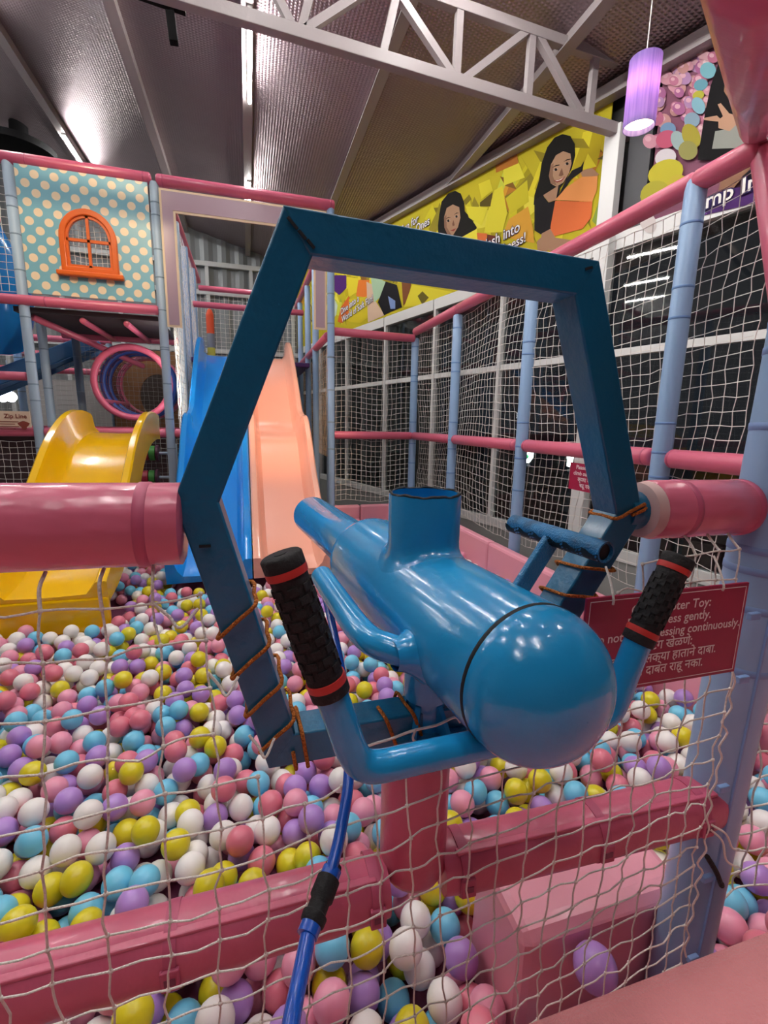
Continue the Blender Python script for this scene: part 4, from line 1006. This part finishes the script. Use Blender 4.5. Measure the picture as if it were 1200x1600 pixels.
def wall_text(parent, body, p0, p1, off, col='#f4f1ea', edge='#2e2350', grow=.03):
    a, b = atW(*p0, off), atW(*p1, off); d = _n(b-a); upv = _n(np.cross(d, np.cross(AZ, d)))
    upv = _n(AZ-d*AZ.dot(d)); L = np.linalg.norm(b-a)
    t_ = MB(); lettering(t_, body, a+WN*.0006, d, upv, width=L, align='l', bold=grow*1.7); t_.build('letter_outline', ink(edge), parent, ang=0, fixn=False)
    t_ = MB(); lettering(t_, body, a, d, upv, width=L, align='l', bold=grow*.3); t_.build('lettering', ink(col), parent, ang=0, fixn=False)
def wallpoly(mb, pts, o0, o1):
    P = [W(u, z, o0) for u, z in pts]; mb.prism(P, WN*(o1-o0))
def ctop(u): return ceil_z(W(u, 0)[0])-.10
k = thing('cube_banner', W(6, 3.2, -.05), 'yellow banner of foam cubes and two dark-haired girls along the top of the windows', 'banner')
mb = MB(); wallpoly(mb, [(2.86, 3.21), (10.35, 3.21), (10.35, ctop(10.35)), (2.86, ctop(2.86))], -.05, -.042); mb.build('banner_sheet', ink('#c2b528'), k, ang=0)
rr = random.Random(5); lay = []
pal = [('#dccf33', '#b7a51f', '#938523'), ('#e4da4a', '#c2b62a', '#8f8426'), ('#cfc52a', '#a69a1e', '#7c7020'), ('#d9a034', '#b87a2a', '#7f5a22'), ('#c8cf4a', '#98a838', '#6c7a2c')]
for n_ in range(120):
    u0 = 2.95+rr.random()*7.2; zt = ctop(u0)-.05; z0 = 3.25+rr.random()*(zt-3.5); s_ = .13+rr.random()*.2; a = rr.random()*PI
    A, Bc, C_ = pal[rr.choice([0, 0, 1, 1, 2, 2, 3, 4])]
    ax = np.array([math.cos(a), math.sin(a)])*s_; ay = np.array([-math.sin(a), math.cos(a)])*s_*.8; az = np.array([.35*s_, .5*s_])
    c_ = np.array([u0, z0])
    for mk, q in ((A, [c_, c_+ax, c_+ax+ay, c_+ay]), (Bc, [c_+ay, c_+ax+ay, c_+ax+ay+az, c_+ay+az]), (C_, [c_+ax, c_+ax+az, c_+ax+ay+az, c_+ax+ay])):
        if all(3.22 < p[1] < ctop(p[0])-.01 and 2.88 < p[0] < 10.3 for p in q): lay.append((mk, q))
mats_ = sorted(set(m_ for m_, _ in lay)); mb = MB()
for n_, (mk, q) in enumerate(lay): mb.add([W(u, z, -.0502-.00001*n_) for u, z in q], [(0, 1, 2, 3)], mats_.index(mk))
tag(mb.build('printed_cubes', [ink(q) for q in mats_], k, ang=0, fixn=False), kind='stuff')
SK, HR, SH = '#a98468', '#15120f', '#1d1a1c'
g1 = []
def A_(mk, pts): g1.append((mk, sc_(pts, 660, 180, 4)))
A_('#8fa548', [(1095, 560), (1190, 270), (1200, 120), (1200, 600), (1090, 690), (1060, 660)]); A_('#5d5722', [(1090, 275), (1190, 215), (1195, 250), (1150, 280)])
A_('#dcd23a', [(450, 470), (500, 440), (530, 610), (500, 730), (385, 735), (410, 600)]); A_('#c9be2c', [(520, 520), (655, 405), (665, 540), (550, 620)]); A_('#dfd640', [(505, 330), (600, 290), (640, 390), (510, 440)])
A_('#d9ce36', [(350, 430), (420, 400), (440, 470), (370, 525)]); A_('#5d4f1e', [(360, 545), (440, 480), (425, 570), (360, 570)]); A_('#b3702c', [(455, 300), (590, 235), (600, 300), (460, 360)]); A_('#e0d63c', [(270, 570), (410, 575), (370, 690), (290, 640)])
A_('#d9a23a', [(540, 650), (660, 570), (690, 700), (700, 800), (500, 760)])
A_(SK, [(985, 350), (1060, 330), (1105, 370), (1080, 385), (1000, 385)])
A_(HR, [(875, 118), (925, 130), (952, 180), (955, 250), (935, 330), (900, 400), (860, 455), (850, 520), (760, 500), (750, 560), (695, 560), (700, 500), (730, 400), (745, 300), (780, 200), (825, 140)])
A_(SK, [(755, 500), (850, 440), (835, 530), (790, 545)])
A_(SH, [(700, 530), (752, 500), (790, 548), (840, 530), (865, 470), (900, 400), (935, 345), (990, 320), (1010, 285), (1000, 350), (930, 400), (880, 470), (830, 540), (815, 620), (800, 720), (740, 745), (700, 720)])
A_('#b08b6d', [(835, 250), (880, 225), (925, 240), (932, 300), (917, 360), (882, 420), (837, 447), (802, 427), (790, 380), (802, 310)])
A_('#8f6c54', [(790, 380), (802, 310), (820, 300), (815, 380), (840, 440), (802, 427)])
for x, y in ((833, 340), (904, 303)): A_('#b9a596', ell(x, y, 16, 6, -.45)); A_('#1b1310', ell(x+1, y, 9, 9)); A_('#241a14', [(x-24, y-10), (x, y-28), (x+24, y-32), (x+24, y-26), (x, y-21)])
A_('#7c5843', [(862, 350), (872, 330), (882, 372), (868, 382), (852, 378)]); A_('#8e4038', [(818, 408), (850, 402), (893, 382), (872, 412), (842, 422)]); A_('#e4d6cc', [(828, 408), (852, 405), (884, 388), (866, 405), (842, 412)])
A_('#e79a58', [(830, 530), (900, 450), (1000, 385), (1095, 380), (1090, 470), (1060, 540)]); A_('#df7440', [(830, 535), (1062, 540), (1055, 640), (1000, 710), (810, 760), (800, 700)])
A_(SK, [(745, 740), (800, 710), (830, 765), (930, 780), (900, 830), (800, 850), (740, 800)]); A_(SK, [(715, 790), (745, 760), (790, 840), (750, 870), (720, 850)])
flatprint(k, 'printed_girl', g1, ink, -.0545)
g1 = []
A_(HR, [(205, 473), (240, 490), (262, 550), (265, 600), (300, 640), (340, 700), (335, 720), (230, 790), (100, 765), (97, 690), (105, 620), (120, 540), (160, 490)])
A_('#a88468', [(152, 580), (190, 558), (230, 575), (238, 640), (222, 700), (187, 757), (157, 747), (137, 702), (135, 640)]); A_('#866550', [(137, 702), (135, 640), (150, 620), (152, 700), (187, 757), (157, 747)])
for x, y in ((162, 660), (213, 633)): A_('#b9a596', ell(x, y, 13, 5, -.3)); A_('#1b1310', ell(x, y, 7, 8)); A_('#241a14', [(x-18, y-10), (x, y-24), (x+18, y-22), (x, y-18)])
A_('#775340', [(186, 680), (194, 655), (202, 688), (190, 694)]); A_('#8e4038', [(172, 722), (190, 714), (212, 706), (196, 726)])
A_('#e8de46', [(232, 770), (340, 710), (350, 830), (230, 800)]); A_('#d8703a', [(340, 735), (405, 740), (390, 850), (350, 830)]); A_('#6b3424', [(405, 745), (460, 755), (400, 850)])
flatprint(k, 'printed_girl', g1, ink, -.0545)
g1 = []
def B_(mk, pts): g1.append((mk, sc_(pts, 500, 280, 4)))
B_('#4b2468', [(80, 600), (165, 600), (165, 680), (120, 725), (80, 690)]); B_('#d8c932', [(165, 610), (240, 620), (235, 700), (180, 740)]); B_('#dd7a30', [(240, 630), (310, 630), (290, 740), (225, 730)])
B_('#d46a2c', [(130, 800), (180, 730), (210, 800), (140, 900), (110, 890)]); B_('#d2c02c', [(180, 750), (290, 735), (305, 860), (250, 900), (180, 890)]); B_('#d3b79c', [(290, 640), (330, 660), (345, 760), (405, 850), (300, 895)])
B_('#a9c9a6', [(315, 600), (410, 640), (385, 730), (340, 770)]); B_('#16151a', [(410, 640), (480, 660), (512, 800), (440, 830), (400, 850), (362, 770)]); B_('#c3d6c4', [(75, 715), (110, 790), (100, 850), (75, 880)]); B_('#7d96c4', [(425, 730), (470, 760), (470, 810), (440, 810)])
B_('#7c4a2a', [(510, 640), (570, 650), (550, 760), (520, 790)]); B_('#e0d438', [(575, 660), (700, 680), (830, 705), (620, 790), (525, 800)]); B_('#6a5f22', [(610, 730), (640, 700), (680, 740), (640, 785)])
flatprint(k, 'printed_children', g1, ink, -.0545)
wall_text(k, 'Dive into a', (533, 492), (561, 470), -.066); wall_text(k, 'World of Soft Fun!', (534, 504), (583, 470), -.066)
wall_text(k, 'Fun for', (627, 366), (654, 346), -.066); wall_text(k, 'Little Ones', (628, 378), (671, 350), -.066)
wall_text(k, 'Splash into', (745, 397), (812, 361), -.066); wall_text(k, 'Softness!', (770, 404), (821, 377), -.066)

k = thing('ball_poster', W(1.5, 3.2, -.05), 'poster of stacked pastel balls with a child showing two fingers, right of the column', 'banner')
mb = MB(); wallpoly(mb, [(-.6, 3.21), (2.44, 3.21), (2.44, ctop(2.44)), (-.6, ctop(-.6))], -.05, -.042); mb.build('banner_sheet', ink('#7d4f62'), k, ang=0)
g1 = []
def C2(mk, pts): g1.append((mk, sc_(pts, 900, 60, 4)))
rr = random.Random(9)
for n_ in range(80):
    x, y = 450+rr.random()*420, 60+rr.random()*620
    if y < 160-(x-540)*.45: continue
    s_ = 28+rr.random()*20; h_ = rr.choice(['#b06f86', '#a8637c', '#c08b98', '#9c5f86', '#b98a86', '#a57fa4', '#c39aa0'])
    C2(h_, ell(x, y, s_, s_*1.05, -.5)); C2('#cfa2ae' if h_ != '#c39aa0' else '#dcbcc0', ell(x-s_*.25, y-s_*.35, s_*.45, s_*.4))
for x, y, a, b, h_ in ((575, 570, 50, 45, '#6b8aa8'), (565, 630, 68, 55, '#b4566e'), (560, 745, 68, 55, '#c9c3c6'), (640, 640, 45, 65, '#93a8a6'), (825, 200, 50, 52, '#6fa3ac'), (780, 290, 45, 36, '#6193a0'), (765, 355, 38, 28, '#a8a53e'), (765, 420, 40, 55, '#7ba7b4'), (725, 510, 50, 48, '#7f97a6'), (720, 610, 55, 80, '#9b9238'), (560, 840, 115, 80, '#b5ad36'), (500, 980, 100, 90, '#a7a13a'), (640, 920, 70, 70, '#b8a93c'), (450, 1150, 50, 70, '#cfc8c4'), (700, 700, 60, 60, '#8d8a52')): C2(h_, ell(x, y, a, b, -.4))
C2('#0f0d0f', [(900, 130), (1000, 120), (1200, 250), (1200, 760), (760, 760), (800, 500), (840, 300)])
C2('#8f6a54', [(930, 270), (960, 240), (1010, 280), (1010, 380), (960, 390), (925, 330)]); C2('#2a1c16', ell(965, 325, 22, 8, -.2)); C2('#6e4a3a', [(960, 360), (1000, 355), (985, 372)])
C2('#8d9088', [(870, 580), (980, 560), (1040, 440), (1200, 480), (1200, 680), (850, 690)])
SKN = '#b38c72'
C2(SKN, [(890, 510), (945, 465), (1000, 480), (1000, 540), (960, 580), (890, 560)]); C2(SKN, [(800, 497), (880, 482), (900, 500), (890, 520), (800, 510)]); C2(SKN, [(885, 412), (905, 405), (955, 465), (920, 490)])
C2('#8a6650', [(910, 860), (1000, 800), (1100, 730), (1100, 800), (980, 940), (890, 950)]); C2('#15121a', [(1040, 860), (1140, 780), (1200, 780), (1200, 930), (1020, 960)])
C2('#4a2a66', [(780, 1010), (960, 940), (1200, 900), (1200, 1010), (780, 1110)])
flatprint(k, 'printed_picture', g1, ink, -.0545)
wall_text(k, 'Jump Into', (1074, 338), (1222, 276), -.086, grow=.05)

# ------------------------------------------------------------------ small notice on the fence
k = thing('fence_notice', atX(905, 765, 1.9), 'small magenta notice on the window-side fence, half hidden by the frame leg', 'sign')
a, b = atX(893, 721, 1.90), atX(884, 757, 1.90)
fx = 1.895; y1_ = a[1]; y0_ = y1_-.30; z1_, z0_ = a[2]-.005, b[2]-.02
MB().box((fx, y0_, z0_), (fx+.006, y1_, z1_)).build('board', SIGNM, k, ang=0)
for i, ln in enumerate(('Please do not', 'climb outside or', '\u0915\u0943\u092a\u092f\u093e \u092c\u093e\u0939\u0947\u0930', '\u091a\u0922\u0942 \u0928\u0915\u093e')):
    t_ = MB(); lettering(t_, ln, (fx-.001, (y0_+y1_)/2, z1_-(i+.95)*(z1_-z0_)/4.5), (0, -1, 0), (0, 0, 1), size=.034, width=.26)
    if t_.f: t_.build('lettering', WPRINT, k, ang=0, fixn=False)

# ------------------------------------------------------------------ pendant lamp
lp = atD(1004, 143, 2.75); k = thing('pendant_lamp', (lp[0], lp[1], lp[2]-.2), 'purple fabric drum pendant lamp with a warm glow, top right', 'lamp')
PM = bpy.data.materials.new('purple_lamp_fabric'); PM.use_nodes = True; nt = PM.node_tree; b = nt.nodes['Principled BSDF']; b.inputs['Base Color'].default_value = lin('#8e76b8'); b.inputs['Roughness'].default_value = .8
tl_ = nt.nodes.new('ShaderNodeBsdfTranslucent'); tl_.inputs['Color'].default_value = lin('#b48ad0'); ms = nt.nodes.new('ShaderNodeMixShader'); ms.inputs[0].default_value = .45
tc = nt.nodes.new('ShaderNodeTexCoord'); mp = nt.nodes.new('ShaderNodeMapping'); mp.inputs['Scale'].default_value = (90, 90, 3); nz = nt.nodes.new('ShaderNodeTexNoise'); nz.inputs['Scale'].default_value = 1
nt.links.new(tc.outputs['Object'], mp.inputs[0]); nt.links.new(mp.outputs[0], nz.inputs['Vector'])
mx = nt.nodes.new('ShaderNodeMix'); mx.data_type = 'RGBA'; mx.inputs[6].default_value = lin('#5a54a4'); mx.inputs[7].default_value = lin('#a99bd0'); nt.links.new(nz.outputs['Fac'], mx.inputs[0]); m2 = nt.nodes.new('ShaderNodeMix'); m2.data_type = 'RGBA'; m2.inputs[6].default_value = lin('#8a72cc'); m2.inputs[7].default_value = lin('#dcc4ee'); nt.links.new(nz.outputs['Fac'], m2.inputs[0]); nt.links.new(m2.outputs[2], tl_.inputs['Color']); nt.links.new(mx.outputs[2], b.inputs['Base Color'])
out = nt.nodes['Material Output']; nt.links.new(b.outputs[0], ms.inputs[1]); nt.links.new(tl_.outputs[0], ms.inputs[2]); nt.links.new(ms.outputs[0], out.inputs[0])
LR = .088
MB().lathe((lp[0], lp[1], lp[2]-.19), (0, 0, 1), [(.0, LR-.004), (0, LR), (.355, LR), (.355, LR-.004), (0, LR-.004)], 40, cap0=False, cap1=False).build('lamp_shade', PM, k, ang=50)
MB().lathe((lp[0], lp[1], lp[2]-.16), (0, 0, 1), [(0, .002), (0, LR-.006), (.003, LR-.006), (.003, .002)], 40, cap0=False, cap1=False).build('glowing_diffuser', mat('lit_diffuser', '#ffe0b8', .5, emit=3), k, ang=50)
MB().lathe((lp[0], lp[1], lp[2]-.02), (0, 0, 1), [(0, .01), (.02, .03), (.06, .03), (.08, .012)], 20).build('bulb', mat('lit_bulb', '#ffd0a8', .5, emit=34), k)
MB().tube([(lp[0], lp[1], lp[2]+.05), (lp[0], lp[1], ceil_z(lp[0]))], .003, 8).build('cord', CORDF, k)

# ------------------------------------------------------------------ beyond the glass, and the strip in front of it
for (px, py, h_, lb, q_) in ((548, 783, '#2448a8', 'blue foam block on the floor beyond the far fence, left one', 1), (585, 787, '#2448a8', 'blue foam block on the floor beyond the far fence, right one', 1), (566, 785, '#d88a5a', 'orange foam block between the two blue ones beyond the far fence', 1)):
    p = atZ(px, py+5, .02); s_ = .11
    tag(MB().box((p[0]-s_, p[1]-s_, .0), (p[0]+s_, p[1]+s_, .2)).build('foam_cube', mat('foam_'+h_[1:], h_, .6), ang=0, bevel=.015), lb, 'block', 'foam blocks on the floor')
tag(MB().box((5.2, -8, -.14), (30, 40, -.02)).build('yard_ground', mat('dark_asphalt', '#3a3835', .9), ang=0), 'dark paved yard outside the windows', 'ground')
for n_, (px, py, d, lb) in enumerate(((560, 715, 15, 'dark leafy bush outside, seen in the far left window'), (705, 722, 18, 'dark leafy bush outside behind the fence corner'))):
    p = atD(px, py, d); k = thing('bush', (p[0], p[1], -.02), lb, 'bush', 'bushes outside')
    lf = MB(); rr = random.Random(n_)
    for _ in range(160):
        a = rr.random()*2*PI; e = rr.random()*1.3; L = .35+rr.random()*.35; c_ = np.array([p[0], p[1], .5+rr.random()*.5]); dd = np.array([math.cos(a)*math.cos(e), math.sin(a)*math.cos(e), math.sin(e)])
        sd = _n(np.cross(dd, AZ))*.05; lf.add([c_+dd*.1, c_+dd*L*.6+sd, c_+dd*L, c_+dd*L*.6-sd], [(0, 1, 2, 3)])
    tag(lf.build('leaves', mat('dark_leaf', '#3f5a34', .6), k, ang=0, fixn=False), kind='stuff'); MB().tube([(p[0], p[1], -.02), (p[0], p[1], .9)], .05, 8).build('stem', WOOD, k)
# low stone wall outside
k = thing('stone_wall', (10, 6, 0), 'low grey stone wall outside the windows', 'wall')
rr = random.Random(3); a0 = W(11, -.02, 2.2); a1 = W(-2, -.02, 2.2); d = _n(a1-a0); L = np.linalg.norm(a1-a0)
stone_me = None; t = 0; n_ = 0
for row in range(3):
    t = -.2*row
    while t < L and n_ < 150:
        l_ = .28+rr.random()*.3; q = a0+d*(t+l_/2)+AZ*(.17+row*.31)
        MB().obox(q, d*(l_/2-.012), WN*(.15+.02*rr.random()), AZ*.143).build('stone', mat('grey_stone', '#75716a', .9, var=(3, .6, '#5a564f'), bump=(14, .4)), k, ang=0, bevel=.02)
        t += l_; n_ += 1
k = thing('canopy_light', atD(557, 633, 12.5)-AZ*.05, 'lit white tube outside, seen through the far left windows', 'light')
a, b = atD(538, 633, 12.5), atD(578, 634, 12.2)
MB().tube([a, b], .05, 10).build('lit_tube', mat('lit_tube_outside', '#f2f8ff', .5, emit=5), k); MB().bar(a+AZ*.07, b+AZ*.07, .1, .05).build('batten', WHITE, k, ang=0)
for q in (a, b): MB().tube([q+AZ*.07, (q[0], q[1], -.02)], .04, 8).build('pole', BLACKM, k)
# car with lit tail lamps
p = atD(776, 739, 13.0); cx_, cy_ = p[0], p[1]
k = thing('parked_car', (cx_, cy_, -.02), 'dark parked car with red and amber lamps outside the window', 'car')
pf_ = [(-2.0, .3), (2.0, .3), (2.05, .75), (1.3, .95), (.6, 1.4), (-.9, 1.42), (-1.6, 1.0), (-2.05, .9)]
ax_ = DH; 
MB().prism([np.array([cx_, cy_, z-.02])+ax_*x-WN*.0 for x, z in pf_], WN*1.6).build('body', mat('dark_car_paint', '#15171c', .3), k, ang=0, bevel=.05)
for x in (-1.25, 1.25):
    for o_ in (-.02, 1.42): MB().lathe(np.array([cx_, cy_, .31])+ax_*x+WN*o_, WN, [(0, .2), (.01, .31), (.19, .31), (.2, .2)], 20).build('wheel', BLACK, k)
for (px, py, h_) in ((768, 737, '#ff8a2a'), (784, 738, '#ff3a1a')):
    q = atD(px, py, 12.98); q = q-WN*((q-np.array([cx_, cy_, 0])).dot(WN)+.02)
    MB().lathe(q, -WN, [(0, .07), (.03, .06), (.035, .0)], 14, cap1=False).build('lit_lamp', mat('lit_'+h_[1:], h_, .5, emit=6), k)
# lit shop signs outside
for (px, py, pts, h_, lb) in ((825, 713, [(-.5, .45), (.5, .5), (.45, -.1), (0, -.5), (-.5, -.45)], '#eafff4', 'lit white street sign with a green mark outside the window'), (889, 720, [(-.35, .45), (.35, .45), (.3, 0), (.1, -.45), (-.2, -.4), (-.2, .0)], '#f2f6ff', 'small lit white street sign outside, right of the other')):
    d = 11.0; q = atD(px, py, d); s_ = 19*d/725
    k = thing('street_sign', q-AZ*.3, lb, 'sign')
    MB().prism([q+np.array([-DH[0], -DH[1], 0])*x*s_*.8+AZ*z*s_*1.1 for x, z in pts], WN*.06).build('lit_panel', mat('lit_sign_white', '#eefaf4', .5, emit=2.2), k, ang=0)
    if 'green' in lb:
        MB().prism([q-WN*.01+np.array([-DH[0], -DH[1], 0])*x*s_*.5+AZ*z*s_*.6 for x, z in [(-.3, -.2), (.0, .4), (.1, .05), (.35, .2), (.1, -.35)]], -WN*.008).build('green_mark', mat('lit_green', '#2fbf6a', .5, emit=.5), k, ang=0)
    MB().tube([(q[0]+.05, q[1]+.03, -.02), (q[0]+.05, q[1]+.03, q[2]-.2)], .04, 8).build('pole', GREYP, k)
q = atD(838, 748, 10.0); k = thing('garden_lamp', (q[0], q[1], -.02), 'small warm garden lamp outside near the fence notice', 'lamp')
MB().ball(q, .07, 2).build('globe', mat('lit_warm', '#ffdf9a', .5, emit=2.5), k); MB().tube([(q[0], q[1], -.02), (q[0], q[1], q[2]-.05)], .03, 8).build('pole', BLACKM, k)
